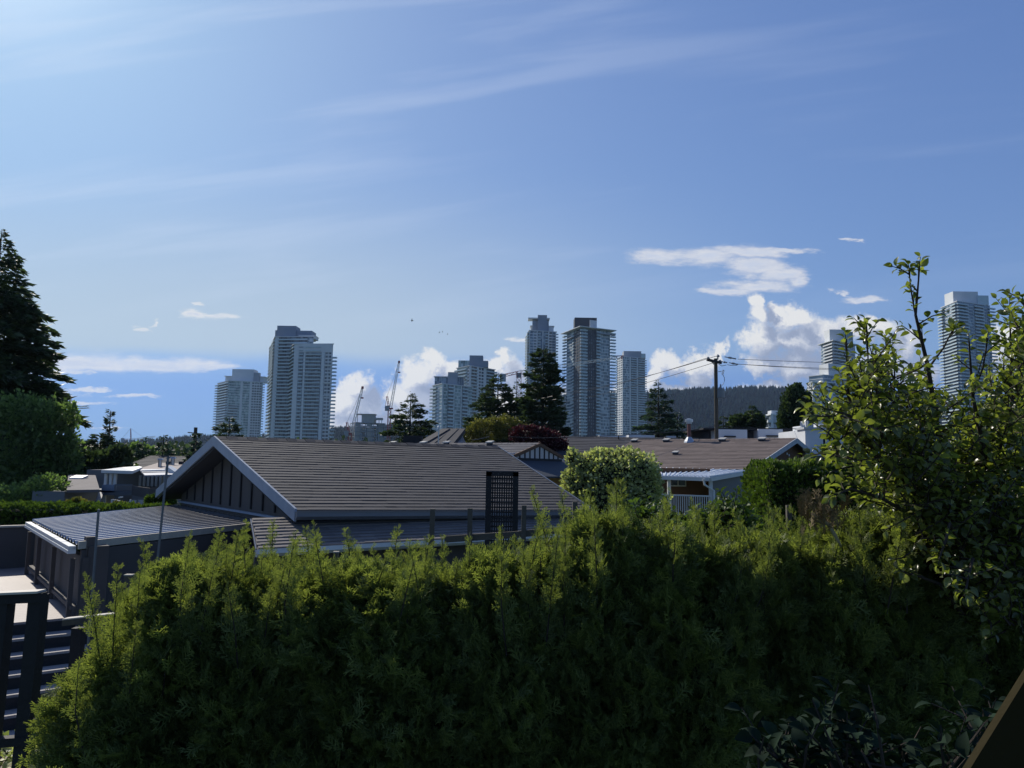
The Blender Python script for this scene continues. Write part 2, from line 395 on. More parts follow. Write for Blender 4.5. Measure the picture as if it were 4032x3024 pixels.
def tower(label,xl,xc,xr,ytop,d,dl,dr,bl,br,fh=2.95,glass=None,wall=None,rail=None,tiers=(),zmin=6,name='apartment_tower',roof=.5,cat_='apartment tower',parent=None,ztop=None,zbase=0):
    glass=glass or g_blue; wall=wall or m_white; rail=rail or m_rail
    C=Pd(xc,ytop,d); A=Pd(xl,ytop,d+dl); B=Pd(xr,ytop,d+dr); zt=C[2] if ztop is None else ztop
    D=A+B-C
    t=parent or thing(name,label,cat_,((A[0]+B[0])/2,(A[1]+B[1])/2,zbase))
    parts={k:MB() for k in ('wall','window_band','panel')}; bal=[]
    body=MB(); body.prism([(p[0],p[1],zbase) for p in (C,B,D,A)],(0,0,zt-zbase)); body.build('window_wall',glass,t)
    nf=int((zt-zmin)/fh)
    for face,bays in ((Face(C,A),bl),(Face(C,B),br)):
        for by in bays:
            s0,s1,kind=by[:3]; op=by[3] if len(by)>3 else {}
            za=op.get('z0',zmin); zb=min(op.get('z1',zt),zt); p=op.get('p',1.5)
            if kind=='wall': face.box(parts['wall'],s0,s1,zbase,zb,-.1,.25); continue
            if kind=='panel': face.box(parts['panel'],s0,s1,zbase if za==zmin else za,zb,-.1,.25); continue
            for k in range(nf+1):
                z=zt-(k+1)*fh
                if z<za or z+fh>zb+.01: continue
                if kind=='balc':
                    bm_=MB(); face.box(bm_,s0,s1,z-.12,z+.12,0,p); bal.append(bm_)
                    rr=op.get('r',1.05)
                    face.box(bm_,s0,s1,z+.12,z+rr,p-.08,p)
                    w_=.08/face.L
                    face.box(bm_,s0,s0+w_,z+.12,z+rr,.02,p-.09); face.box(bm_,s1-w_,s1,z+.12,z+rr,.02,p-.09)
                    if s0>=0 and s1<=1: face.box(parts['window_band'],s0+w_,s1-w_,z+.14,z+fh-.14,.005,.03)
                elif kind=='slab': face.box(parts['wall'],s0,s1,z-.28,z+.28,0,.14)
                elif kind=='band': face.box(parts['wall'],s0,s1,z-.55,z+.55,0,.2)
                elif kind in('win','winp'):
                    mbw=parts['panel' if kind=='winp' else 'wall']; nw=op.get('n',2); L=s1-s0
                    face.box(mbw,s0,s1,z-.55,z+.6,-.1,.22)
                    for i in range(nw+1):
                        c=s0+L*i/nw; h_=L/nw*op.get('f',.16); a_=max(s0,c-h_); b_=min(s1,c+h_)
                        face.box(mbw,a_,b_,z+.602,z+fh-.552,-.1,.22)
                    face.box(parts['window_band'],s0,s1,z+.6,z+fh-.55,0,.02)
    parts['wall'].build('wall',wall,t); parts['window_band'].build('glazing',g_dark,t)
    def mkbal(b_):
        o=b_.build('balcony',[m_slabd,rail],t)
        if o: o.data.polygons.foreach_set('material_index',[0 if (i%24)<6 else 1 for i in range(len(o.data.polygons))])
        return o
    bal.sort(key=lambda b_:-max(v[2] for v in b_.V)); used=sum(1 for c_ in t.children if c_.name.startswith('balcony')); nb_=max(0,100-used)
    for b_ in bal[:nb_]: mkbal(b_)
    if bal[nb_:]:
        r_=MB()
        for b_ in bal[nb_:]: r_.add(b_.V,b_.F)
        mkbal(r_)['kind']='stuff'
    parts['panel'].build('panel',m_dk if wall is not m_dk else m_white,t)
    if roof:
        r=MB(); e=roof; c0=(A+B)/2
        P=[c0+(q-c0)*(1+2*abs(e)/np.linalg.norm(q-c0)) for q in (C,B,D,A)]
        r.prism([(p[0],p[1],zt) for p in P],(0,0,.6)); r.build('roof_slab',m_white if wall is not m_dk else m_cgrey,t)
    for ti_i,ti in enumerate(tiers):                                           # set-back storeys and machine rooms
        x0,x1_,y1_,mm=ti[:4]; ex=ti[4] if len(ti)>4 else 0; kind=ti[5] if len(ti)>5 else 'penthouse'
        dd=d+(dl+dr)*.35-1.7*ti_i; q0=Pd(x0,y1_,dd); q1=Pd(x1_,y1_,dd+ex*abs(x1_-x0)*.1)
        f=Face(q0,q1); mb=MB(); lo=zt+.6 if kind!='wing' else q0[2]-1.2
        dep=min(14,f.L*.9)
        f.box(mb,0,1,lo,q0[2],-dep,0); mb.build('penthouse' if kind!='wing' else 'roof_wing',mm,t)
        if kind=='cap':
            mc=MB(); f.box(mc,-.03,1.03,q0[2],q0[2]+.5,-dep-.6,1.2); mc.build('roof_cap',m_white,t)
    return t
def Zat(y,x,d): return Pd(x,y,d)[2]

tower('pale weathered apartment tower with banded balconies, leftmost of the towers',858,900,1036,1500,850,32,10,
  [(.0,1.0,'balc',{'p':2.2}),(1.0,1.1,'balc',{'p':2})],[(0,.35,'slab'),(.35,.42,'wall'),(.42,.62,'slab'),(.62,.68,'wall'),(.68,.97,'win',{'n':4,'f':.1}),(.97,1.06,'balc',{'p':2.5}),(.02,.3,'balc',{'p':1.0,'z1':Zat(1590,900,850)})],
  glass=g_green,tiers=[(888,1040,1482,m_white,0,'cap'),(915,1000,1453,m_white),(1000,1021,1467,m_conc)])
t2=tower('tall grey-white tower in two steps with stacked white balconies, behind the dark ridge',1071,1084,1235,1328,652,40,-6,
  [(.1,1.0,'balc',{'p':1.2}),(1.0,1.3,'balc',{'p':1.6})],[(0,.1,'wall'),(.1,.42,'balc',{'p':2.2}),(.42,.85,'balc',{'p':1.7,'r':1.2}),(.86,1.0,'slab')],
  glass=g_pale,tiers=[(1084,1229,1300,m_cgrey),(1092,1166,1282,m_cgrey),(1178,1240,1322,m_white,0,'cap')])
tower('',1140,1160,1312,1356,630,26,-4,[(0,1,'balc',{'p':1.2})],
  [(0,.12,'wall'),(.13,.24,'balc',{'p':.6}),(.25,.30,'wall'),(.30,.72,'slab'),(.30,.70,'balc',{'p':.9,'r':.9}),(.73,.80,'wall'),(.81,.97,'win',{'n':2,'f':.1}),(.97,1.0,'wall'),(1.0,1.12,'balc',{'p':2.5,'z1':Zat(1400,1300,630)})],glass=g_blue,parent=t2)
m_t2=MB(); fa=Face(Pd(1160,1356,630),Pd(1312,1356,626)); zt=Pd(1160,1356,630)[2]
fa.box(m_t2,.1,1.0,Pd(1160,1388,630)[2],zt,0,.6); fa.box(m_t2,.72,.8,0,zt,.26,.7); fa.box(m_t2,.97,1.0,0,zt,.26,.7)
for yy_ in (1440,1508,1560,1650): z=Pd(1160,yy_,630)[2]; fa.box(m_t2,.8,.97,z,z+.9,.26,.7)
m_t2.build('frame',m_white,t2)
t4=tower('green glass tower with a rounded balcony crown, just left of the taller white-gridded twin',1705,1742,1860,1512,600,18,22,
  [(0,.5,'slab'),(.5,1.15,'balc',{'p':1.5})],[(0,.03,'wall'),(.05,.17,'slab'),(.18,.36,'balc',{'p':1.4,'r':1.2}),(.37,.40,'wall'),(.42,.60,'slab'),(.61,.64,'wall'),(.66,.84,'balc',{'p':1.0}),(.84,1.0,'slab')],
  glass=g_green,rail=m_rail,fh=2.8,tiers=[(1712,1825,1484,g_blue,0,'cap'),(1764,1802,1465,m_conc)])
tower('white-gridded tower with a blocky grey machine room, behind and right of the rounded-crown tower',1800,1850,1948,1441,665,20,26,
  [(0,.2,'win',{'n':1,'f':.1}),(.2,1.1,'balc',{'p':1.6})],[(0,.06,'wall'),(.06,.28,'balc',{'p':1.4}),(.28,.34,'wall'),(.34,.56,'win',{'n':2,'f':.12}),(.56,.66,'wall'),(.66,1.0,'balc',{'p':1.4}),(1.0,1.06,'balc',{'p':1.6})],
  glass=g_green,fh=2.85,tiers=[(1805,1852,1419,g_green),(1849,1902,1399,m_cgrey),(1871,1922,1420,m_cgrey)])
tower('slim tall tower with a stepped crown and a flat roof wing, behind the tallest conifer',2074,2084,2190,1302,750,30,6,
  [(0,1,'balc',{'p':1.6})],[(-.09,-.01,'balc',{'p':1.6}),(0,.03,'wall'),(.03,.16,'slab'),(.16,.28,'win',{'n':1,'f':.1}),(.28,.31,'wall'),(.32,.42,'balc',{'p':.8}),(.49,.52,'wall'),(.60,.70,'balc',{'p':.8}),(.70,.73,'wall'),(.73,.85,'win',{'n':1,'f':.1}),(.85,.97,'slab'),(.97,1,'wall'),(1.0,1.07,'balc',{'p':1.5})],
  glass=g_blue,fh=2.85,tiers=[(2090,2180,1284,m_white,0,'cap'),(2097,2161,1262,m_cgrey),(2080,2165,1250,m_white,0,'wing'),(2118,2154,1240,m_cgrey)])
t7=tower('dark charcoal tower with pale balconies and a black machine room on top',2232,2290,2402,1290,690,34,16,
  [(0,.46,'winp',{'n':3,'f':.2}),(.46,.56,'balc',{'p':1.0}),(.56,.98,'slab'),(1.0,1.16,'balc',{'p':2.2})],
  [(-.06,.18,'balc',{'p':1.6,'r':1.15}),(.18,.46,'winp',{'n':4,'f':.22}),(.46,.50,'panel'),(.5,.64,'balc',{'p':1.6,'r':1.15}),(.64,1.0,'slab'),(1.0,1.16,'balc',{'p':2.5})],
  glass=g_pale,rail=m_rail,tiers=[(2263,2350,1250,m_dk,0),],roof=3.2)
fa=Face(Pd(2290,1290,690),Pd(2402,1290,706)); q=MB(); zt=Pd(2290,1290,690)[2]
fa.box(q,.28,.52,zt+.8,Pd(2322,1256,690)[2],0,.4); q.build('pale_panel',m_white,t7)
q=MB(); fa.box(q,.48,1.14,zt-4.2,zt-3.5,0,2.6); Face(Pd(2290,1290,690),Pd(2232,1290,724)).box(q,.5,1.12,zt-6.5,zt-5.8,0,2.4); q.build('terrace_slab',m_cgrey,t7)
tower('pale grey tower with an unfinished slanted top, right of the charcoal tower',2430,2452,2540,1404,950,20,16,
  [(0,1.0,'win',{'n':3,'f':.12}),(1.0,1.15,'balc',{'p':1.3})],[(0,.3,'slab'),(.3,.36,'wall'),(.36,.62,'balc',{'p':1.4}),(.62,.68,'wall'),(.68,.98,'balc',{'p':1.6}),(1.0,1.05,'balc',{'p':1.4})],
  glass=g_pale,rail=m_rail,tiers=[(2456,2542,1391,m_rail),(2456,2525,1382,m_conc)])
# half-built block
t3=thing('construction_building','half-built concrete block with open floors, between the two red luffing cranes','building',Pz(1450,2500,0)*0+np.array([Pd(1450,1700,500)[0],500,0]))
C_=Pd(1400,1662,495); A_=Pd(1377,1662,512); B_=Pd(1518,1662,505); zt=C_[2]
b=MB(); core=MB(); col=MB()
for k in range(11):
    z=zt-k*2.95
    if z<2: break
    b=MB(); b.prism([(p[0],p[1],z-.25) for p in (C_,B_,A_+B_-C_,A_)],(0,0,.3)); b.build('floor_slab',m_conc,t3)
    for f_,ss in ((Face(C_,A_),(.02,.5,.98)),(Face(C_,B_),(.02,.17,.22,.34,.40,.55,.6,.72,.78,.9,.98))):
        for s_ in ss: col=MB(); f_.box(col,s_-.012,s_+.012,z-2.65,z-.251,-.5,-.1); (k<8) and col.build('column',m_conc,t3)
    core=MB(); Face(C_,B_).box(core,0.0,.16,z-2.65,z-.25,-3,-.6); Face(C_,B_).box(core,.42,.56,z-2.65,z-.25,-3,-.6); Face(C_,B_).box(core,.78,1,z-2.65,z-.25,-3,-.9)
    Face(C_,B_).box(core,.16,.78,z-2.65,z-1.9,-3,-2.2); core.build('infill_wall',m_brick,t3)
q=MB(); f_=Face(Pd(1424,1640,500),Pd(1474,1640,500)); f_.box(q,0,1,zt,Pd(1424,1632,500)[2],-6,0); f_.box(q,-.4,1.05,Pd(1424,1632,500)[2],Pd(1424,1629,500)[2],-7,.5); f_.box(q,-.36,-.32,zt,Pd(1424,1632,500)[2],-1,-.5)
f_.box(q,1.0,1.6,Pd(1424,1652,500)[2],Pd(1424,1644,500)[2],-5,0); 
for s_ in (1.1,1.35,1.56): f_.box(q,s_,s_+.04,zt,Pd(1424,1652,500)[2],-1,-.4)
q.build('stair_core',m_brick,t3)
# right hand towers
t9=tower('white stepped apartment tower partly hidden by the fruit tree leaves',3232,3282,3366,1342,700,26,22,
  [(0,.72,'balc',{'p':1.6}),(.72,1,'slab'),],[(0,.7,'balc',{'p':1.5}),(.7,1,'slab')],glass=g_blue,rail=m_white,tiers=[(3266,3322,1297,m_white),(3322,3358,1306,g_green)],roof=1.6)
tower('',3226,3262,3320,1430,688,14,10,[(0,1,'wall')],[(0,1,'wall')],parent=t9,roof=0,wall=m_white)
tower('',3185,3240,3370,1477,680,14,14,[(0,1,'slab')],[(0,1,'slab'),(.5,1,'balc',{'p':1.2})],parent=t9,glass=g_blue,roof=.3)
tower('',3178,3200,3385,1505,672,10,12,[(0,1,'win',{'n':3})],[(0,.18,'win',{'n':1,'f':.2}),(.18,.3,'balc',{'p':1.2}),(.3,.5,'win',{'n':2,'f':.22}),(.5,.8,'balc',{'p':1.2}),(.8,1,'win',{'n':2})],parent=t9,glass=g_green,roof=.3)
tower('tall blue glass tower with jutting balconies and white machine room behind the fruit tree',3704,3768,3896,1186,675,30,18,
  [(0,.3,'balc',{'p':2.0}),(.3,.8,'slab'),(.8,1.12,'balc',{'p':2.0}),(-.01,1.05,'balc',{'p':1.6,'z1':Zat(1270,3768,675)})],[(-.02,.3,'balc',{'p':1.6}),(.3,.5,'slab'),(.5,.78,'balc',{'p':1.3}),(.78,.92,'slab'),(.92,1.12,'balc',{'p':1.8})],
  glass=g_blue,rail=m_rail,tiers=[(3752,3850,1147,m_white),(3850,3892,1163,m_rail)],roof=.2)
tower('small white mid-rise block with a winged flat roof, left of the poplar',3012,3036,3080,1634,300,10,10,[(0,.5,'balc',{'p':1.2}),(.6,.7,'panel'),(.7,1.05,'balc',{'p':1.2})],[(0,.15,'wall'),(.2,.6,'balc',{'p':1.2}),(.85,1,'wall')],
  glass=g_blue,rail=m_white,tiers=[(3037,3085,1616,m_white),(3006,3040,1632,m_white,0,'wing')],fh=2.9)
for (xa,xb,yt,lb) in ((2771,2805,1539,'small grey tower block on the hill crest just left of the tall utility pole'),(2857,2888,1538,'small grey tower block on the hill crest just right of the tall utility pole')):
    tower(lb,xa,(xa+xb)/2-6,xb,yt,2550,10,14,[(0,1,'slab')],[(0,.4,'slab'),(.45,.55,'wall'),(.6,1,'slab')],glass=g_blue,zmin=210,zbase=200,name='apartment_tower',fh=3.2,tiers=[(xa+8,xb-10,yt-2,m_conc)])
wt=thing('water_tower','tiny mushroom-shaped water tower with a mast on the hill crest','water tower',(*Pd(2931,1560,2500)[:2],200))
c0=Pd(2931,1545,2500); q=MB(); q.tube([(c0[0],2500,200),(c0[0],2500,c0[2]+2)],[3,3]); q.tube([(c0[0],2500,c0[2]-3),(c0[0],2500,c0[2]+4),(c0[0],2500,c0[2]+9)],[4,11,3],10); q.tube([(c0[0],2500,c0[2]+9),(c0[0],2500,c0[2]+20)],[.7,.4],5); q.build('tank',m_cgrey,wt)

# ================================================================== CRANES
m_red=mat('red_paint',(.30,.07,.07),.5,.1,1); m_wht=mat('white_paint',(.62,.62,.60),.5,.1,1); m_grysteel=mat('crane_grey',(.24,.26,.28),.5,.1,1)
def lattice(mb,p,q,w_,n,t_=.22,taper=1.0,upv=(0,0,1)):
    p=np.asarray(p,float);q=np.asarray(q,float); d=unit(q-p); x=np.cross(d,np.asarray(upv,float)); x=unit(x) if np.linalg.norm(x)>.1 else np.array([1.,0,0]); y=np.cross(x,d)
    cor=[(-1,-1),(1,-1),(1,1),(-1,1)]
    P=[[p+(q-p)*i/n+(x*a+y*b_)*w_/2*(1+(taper-1)*i/n) for a,b_ in cor] for i in range(n+1)]
    for k in range(4): mb.bar(P[0][k],P[n][k],t_)
    for i in range(n):
        for k in range(4):
            a_,b_=(k,(k+1)%4) if i%2 else ((k+1)%4,k); mb.bar(P[i][a_],P[i+1][b_],t_*.7)
def luffing(label,base,piv,tip,back,cw,d):
    c=thing('tower_crane',label,'crane',(Pd(*base,d)[0],d,0))
    p0=Pd(*piv,d); m=MB(); lattice(m,(p0[0],d,0),p0,2.0,int(p0[2]/3)+2,.3); m.build('mast',m_red,c)
    m=MB(); lattice(m,p0+np.array([.8,0,.5]),Pd(*tip,d),1.6,16,.22,.6,(0,1,0)); m.build('jib',m_wht,c)
    tp=Pd(*tip,d); m=MB(); m.box(tp-np.array([.6,.6,.8]),(1.4,0,0),(0,1.2,0),(0,0,1.6)); m.build('jib_head',m_red,c)
    bk=Pd(*back,d); m=MB(); lattice(m,p0+np.array([-.5,0,0]),bk,1.1,6,.2); m.bar(bk,p0+np.array([-3.5,0,0]),.2); m.build('a_frame',m_red,c)
    m=MB(); m.tube([bk,(bk+tp)/2+np.array([0,0,-.8]),tp],.09,4); m.build('pendant_cable',m_grysteel,c)
    m=MB(); x0,x1=cw; z=p0[2]; m.aab(Pd(x0,1600,d)[0],Pd(x1,1600,d)[0],d-1.2,d+1.2,z-.6,z+.4); m.build('counter_jib',m_red,c)
    m=MB(); m.aab(Pd(x0,1600,d)[0],Pd(x0,1600,d)[0]+3,d-1.4,d+1.4,z-1.8,z+1.8); m.build('counterweight',m_grysteel,c)
    hk=tp+(p0-tp)*.22+np.array([1.6,0,0]); m=MB(); m.box(hk-np.array([.8,.3,.6]),(1.7,0,0),(0,.6,0),(0,0,.9)); m.bar(hk,(hk[0],hk[1],hk[2]+.1),.1); m.bar(hk,tp+np.array([.4,0,0]),.07); m.build('hook_block',m_red,c)
    return c
luffing('red and white luffing crane standing close against the half-built concrete block',(1380,1745),(1378,1708),(1427,1526),(1366,1662),(1360,1388),500)
luffing('taller luffing crane with its jib raised steeply, right of the half-built block',(1534,1700),(1534,1608),(1571,1425),(1524,1560),(1517,1547),560)
def hammer(label,x,yj,xl_,xr_,yl_,yr_,ytop,d,ybase,wd=1.8,dy=0):
    c=thing('tower_crane',label,'crane',(Pd(x,yj,d)[0],d,0)); p0=Pd(x,yj,d)
    m=MB(); lattice(m,(p0[0],d,0),p0,wd,int(p0[2]/3)+1,.3); m.build('mast',m_red if d<700 else m_grysteel,c)
    L=Pd(xl_,yl_,d-dy*.25); Rr=Pd(xr_,yr_,d+dy); m=MB(); lattice(m,p0,Rr,1.5,max(10,int(abs(Rr[0]-p0[0])/3)),.24,.8); m.build('jib',m_wht,c)
    m=MB(); lattice(m,p0,L,1.4,4,.28); m.build('counter_jib',m_red,c)
    m=MB(); m.box(L-np.array([0,1,2.8]),(3.4,0,0),(0,2,0),(0,0,4.2)); m.build('counterweight',m_conc,c)
    m=MB(); m.box(p0+np.array([-1.6,-1.2,-3.0]),(2.8,0,0),(0,2.4,0),(0,0,2.6)); m.build('cab',m_grysteel,c)
    if ytop<yj-8:
        tp=Pd(x,ytop,d); m=MB(); lattice(m,p0,tp,1.3,5,.2,.3); m.build('tower_peak',m_red,c)
        m=MB(); m.bar(tp,p0+(Rr-p0)*.55,.16); m.bar(tp,L,.16); m.build('pendant_cable',m_grysteel,c)
    return c
hammer('hammerhead crane with a long white jib passing in front of the charcoal tower',2044,1466,1968,2432,1482,1408,1462,430,1730,2.4,20)
hammer('distant hammerhead crane with a peaked top above the low ridge on the left',515,1731,477,612,1730,1719,1687,900,1760)
hammer('crane jib reaching out beside the big conifer at the far left',150,1618,110,350,1626,1602,1600,420,1800)
ct=thing('tower_crane','small crane cab perched on the left top of the pale unfinished tower','crane',(Pd(2440,1404,945)[0],945,Pd(2440,1407,945)[2]))
q=MB(); a_=Pd(2418,1402,945); b_=Pd(2456,1401,945); q.bar(a_,b_,1.4,1.0); q.bar(b_-np.array([2.5,0,0]),b_-np.array([2.5,0,4]),1.6); q.bar(a_,a_+np.array([4,0,-2.2]),.8); q.build('jib',m_red,ct)

# ================================================================== GREY NEIGHBOUR HOUSE
m_shin=mat('asphalt_shingle',(.058,.056,.058),.85,.26,.9,.35,island=.08)
m_shin2=mat('asphalt_shingle_light',(.15,.135,.125),.85,.25,1.2,.35,island=.16)
m_gwall=mat('grey_board',(.085,.077,.073),.8,.15,2,.1)
m_gdark=mat('grey_board_batten',(.026,.027,.03),.8,.1,2)
m_fascia=mat('blue_grey_fascia',(.24,.29,.36),.6,.2,3,.1)
m_gut=mat('painted_gutter',(.13,.14,.16),.35,.12,1.5,spec=.5)
m_gutw=mat('white_gutter',(.62,.62,.60),.35,.12,1.5,spec=.5)
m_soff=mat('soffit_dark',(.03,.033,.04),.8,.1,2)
m_metal=mat('corrugated_metal',(.36,.36,.37),.30,.2,.9,.05,metal=.5,spec=.5)
m_wood=mat('weathered_wood',(.10,.09,.072),.85,.3,5,.3)
m_woodw=mat('pale_wood',(.42,.38,.31),.8,.2,5,.3)
m_blackwood=mat('dark_stained_wood',(.022,.022,.024),.75,.3,6,.3)
m_brown=mat('brown_board',(.14,.075,.043),.8,.2,2)
m_glass=mat('window_glass',(.03,.04,.055),.08,.2,.6,spec=.8)
m_steel=mat('galvanised_steel',(.45,.46,.47),.3,.2,2,metal=.7)
def Hs(q,v,z):
    k=1-min(1,max(0,v)/WID); return H(q*(1-.105*k),v,z-.019*q*k)
def courses(mb,u0,u1,va,za,vb,zb,pitch=.2,seg=(.22,.5),th=.022,uskew=0,fr=None):
    """overlapping shingle courses from eave (va,za) up to (vb,zb)"""
    fr=fr or H
    L=math.hypot(vb-va,zb-za); n=int(L/pitch); r=random.Random(int(u1*100)+n)
    for k in range(n):
        t0=k/n; t1=min(1,(k+1.25)/n); x=u0+r.uniform(-.3,0); sag=0
        while x<u1:
            l=r.uniform(*seg); a=max(x,u0+r.uniform(-.015,.03)); b=min(x+l,u1+r.uniform(-.03,.015)); x+=l
            if b-a<.03: continue
            lo=t0-r.uniform(0,.012)*pitch*10/L*.2
            h=th*r.uniform(.85,1.3)
            P=lambda q,t,dz: fr(q,va+(vb-va)*t,za+(zb-za)*t+dz)
            V=[P(a,lo,h+.012),P(b,lo,h+.012),P(b,t1,.008),P(a,t1,.008),P(a,lo,-.004),P(b,lo,-.004)]
            mb.add(V,[(0,1,2,3),(4,5,1,0),(4,0,3),(5,2,1)])
WID=5.35; RISE=1.53; UL=8.98; ZE=3.05
hs=thing('grey_house','dark grey single-storey house with a long shingled gable roof behind the cedar hedge','house',(*H(4.4,5.3,0)[:2],0))
mb=MB(); courses(mb,-.02,UL,0,ZE,WID,ZE+RISE,.205,(.28,.6),.014,fr=Hs); courses(mb,-.02,UL,2*WID,ZE,WID,ZE+RISE,.4)
deckp=MB()
for i in range(18):
    ua=UL*i/18; ub=UL*(i+1)/18-.001
    for j in range(5):
        va=WID*j/5; vb=WID*(j+1)/5; zf=lambda v_:ZE-.012+RISE*v_/WID
        deckp.add([Hs(ua,va,zf(va)),Hs(ub,va,zf(va)),Hs(ub,vb,zf(vb)),Hs(ua,vb,zf(vb))],[(0,1,2,3)])
deckp.add([H(0,WID,ZE+RISE-.01),H(UL,WID,ZE+RISE-.01),H(UL,2*WID,ZE-.01),H(0,2*WID,ZE-.01)],[(0,1,2,3)])
mb.add(deckp.V,deckp.F); rf=mb.build('roof',m_shin,hs)
q=MB()
for i in range(34):
    a=i*UL/34; q.prism([H(a,WID-.16,ZE+RISE-.02),H(a,WID,ZE+RISE+.055+.012*(i%2)),H(a,WID+.16,ZE+RISE-.02)],uu*(UL/34-.012))
q.build('ridge_cap',m_shin,rf)
b=MB(); th_=.22
b.prism([H(-.05,-.06,ZE-.2),H(-.05,WID,ZE+RISE-.19),H(-.05,WID,ZE+RISE+.06),H(-.05,-.06,ZE+.05)],uu*.045)
b.prism([H(-.05,2*WID+.06,ZE-.2),H(-.05,WID,ZE+RISE-.19),H(-.05,WID,ZE+RISE+.06),H(-.05,2*WID+.06,ZE+.05)],uu*.045)
b.build('barge_board',m_fascia,hs)
b=MB(); b.prism([Hs(UL,-.06,ZE-.2),H(UL,WID,ZE+RISE-.19),H(UL,WID,ZE+RISE+.05),Hs(UL,-.06,ZE+.04)],uu*.045); b.prism([H(UL,2*WID,ZE-.2),H(UL,WID,ZE+RISE-.19),H(UL,WID,ZE+RISE+.05),H(UL,2*WID,ZE+.04)],uu*.045); b.build('barge_board',m_gut,hs)
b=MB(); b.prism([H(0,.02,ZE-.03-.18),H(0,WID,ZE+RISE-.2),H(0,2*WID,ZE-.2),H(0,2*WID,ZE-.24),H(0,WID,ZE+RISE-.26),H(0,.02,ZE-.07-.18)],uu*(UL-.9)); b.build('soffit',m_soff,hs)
w_=MB(); w_.prism([H(.55,.55,0),H(.55,.55,ZE),H(.55,WID,ZE+RISE-.1),H(.55,2*WID-.55,ZE),H(.55,2*WID-.55,0)],uu*.1)
w_.prism([H(.55,.55,0),H(UL-1.4,.55,0),H(UL-1.4,.55,ZE-.1),H(.55,.55,ZE+.0)],vv*.1)
w_.prism([H(UL-1.3,.55,0),H(UL-1.3,.55,ZE-.12),H(UL-.5,WID,ZE+RISE-.12),H(UL-.5,2*WID-.55,ZE),H(UL-.5,2*WID-.55,0)],uu*.1)
wl=w_.build('wall',m_gwall,hs)
b=MB(); 
for i in range(17):
    v_=.9+i*.78
    if v_>2*WID-.7: break
    top=ZE+RISE*(1-abs(v_-WID)/WID)-.12; b=MB(); b.box(H(.512,v_,2.86),vv*.06,uu*.036,zz_*max(.02,top-2.86)); b.build('batten',m_gdark,wl)
b=MB(); b.box(H(.46,.5,2.74),vv*(2*WID-1.05),uu*.08,zz_*.05); b.build('trim',m_fascia,wl)
g=MB(); g.prism([H(-.04,-.02,ZE-.02),H(-.04,-.16,ZE+.0),H(-.04,-.17,ZE-.10),H(-.04,-.10,ZE-.17),H(-.04,-.02,ZE-.17)],uu*(UL*.895+.05)-zz_*.019*UL); g.box(H(-.04,-.185,ZE-.002),uu*(UL*.895+.05)-zz_*.019*UL,vv*.02,zz_*.014)
gt=g.build('gutter',m_gut,hs)
g=MB(); g.tube([H(UL*.89-.15,-.1,ZE-.33),H(UL*.89-.15,-.05,ZE-.5),H(UL*.89-.4,.45,ZE-.85),H(UL*.89-.4,.48,.2)],.045,6); g.build('downspout',m_gut,gt)
# low shingled lean-to roof
lean=MB(); ZL=2.45; VL=-1.0
Hl=lambda q_,v_,z_:H(q_+.42*max(0,1-(q_+1.1)/3)*(v_-VL)/1.53,v_,z_)
courses(lean,-1.1,UL-1.3,VL,ZL,.53,ZL+.44,.155,(.25,.6),.02,fr=Hl); lean.add([H(-1.1,VL,ZL),H(UL-1.3,VL,ZL),H(UL-1.3,.53,ZL+.44),H(-.68,.53,ZL+.44)],[(0,1,2,3)])
lo=lean.build('lower_roof',m_shin2,hs)
g=MB(); g.prism([H(-1.14,VL-.02,ZL-.0),H(-1.14,VL-.15,ZL+.02),H(-1.14,VL-.16,ZL-.06),H(-1.14,VL-.10,ZL-.12),H(-1.14,VL-.02,ZL-.12)],uu*(UL-.1)); g.build('gutter',m_gutw,lo)
g=MB(); g.prism([H(-1.13,VL,ZL-.03),H(-.72,.5,ZL+.40),H(-.72,.5,ZL+.44),H(-1.13,VL,ZL+.02)],uu*.02); g.build('barge_board',m_gut,lo)
g=MB(); g.box(H(-1.0,VL+.35,0),uu*(UL-.6),vv*.08,zz_*(ZL-.05)); g.build('lower_wall',m_gwall,hs)
# corrugated metal roof over the side room
Q=[Pz(307,2147,2.63),Pz(127,2052,2.63),on_u(696,1991,.5),on_u(1055,2062,.5)]
nr=19; sub=6; V=[];Fs=[]
for i in range(nr*sub+1):
    t=i/(nr*sub); z=.05*(1 if i%sub in(0,1) else 0); e=.02*math.sin(i*1.7)
    for j in range(9):
        s_=j/8; p=(Q[0]*(1-t)+Q[1]*t)*(1-s_)+(Q[3]*(1-t)+Q[2]*t)*s_
        V.append((p[0],p[1],p[2]+z))
for i in range(nr*sub):
    for j in range(8): a=i*9+j; Fs.append((a,a+1,a+10,a+9))
mr=obj('metal_roof',V,Fs,m_metal,hs)
g=MB(); d_=Q[1]-Q[0]; n0=np.array([-.2,-.11,0]); g.prism([Q[0]+n0*.1-zz_*.02,Q[0]+n0*.6-zz_*.08,Q[0]+n0*.6-zz_*.13,Q[0]+n0*.1-zz_*.13],d_)
for i in range(7): g.box(Q[0]+d_*i/7.+n0*.12-zz_*.06,d_*.135,n0*.45,zz_*.05)
g.build('gutter',m_gutw,mr)
g=MB(); e0=Q[0]; e1=Q[3]; g.box(e0-vv*.06-zz_*.06,(e1-e0),vv*.08,zz_*.12); g.build('edge_trim',m_woodw,mr)
g=MB(); p0=Q[0]-vv*.02+uu*.05; p1=Q[3]-vv*.02; g.prism([(p0[0],p0[1],0),(p1[0],p1[1],0),(p1[0],p1[1],p1[2]-.08),(p0[0],p0[1],p0[2]-.08)],vv*.1)
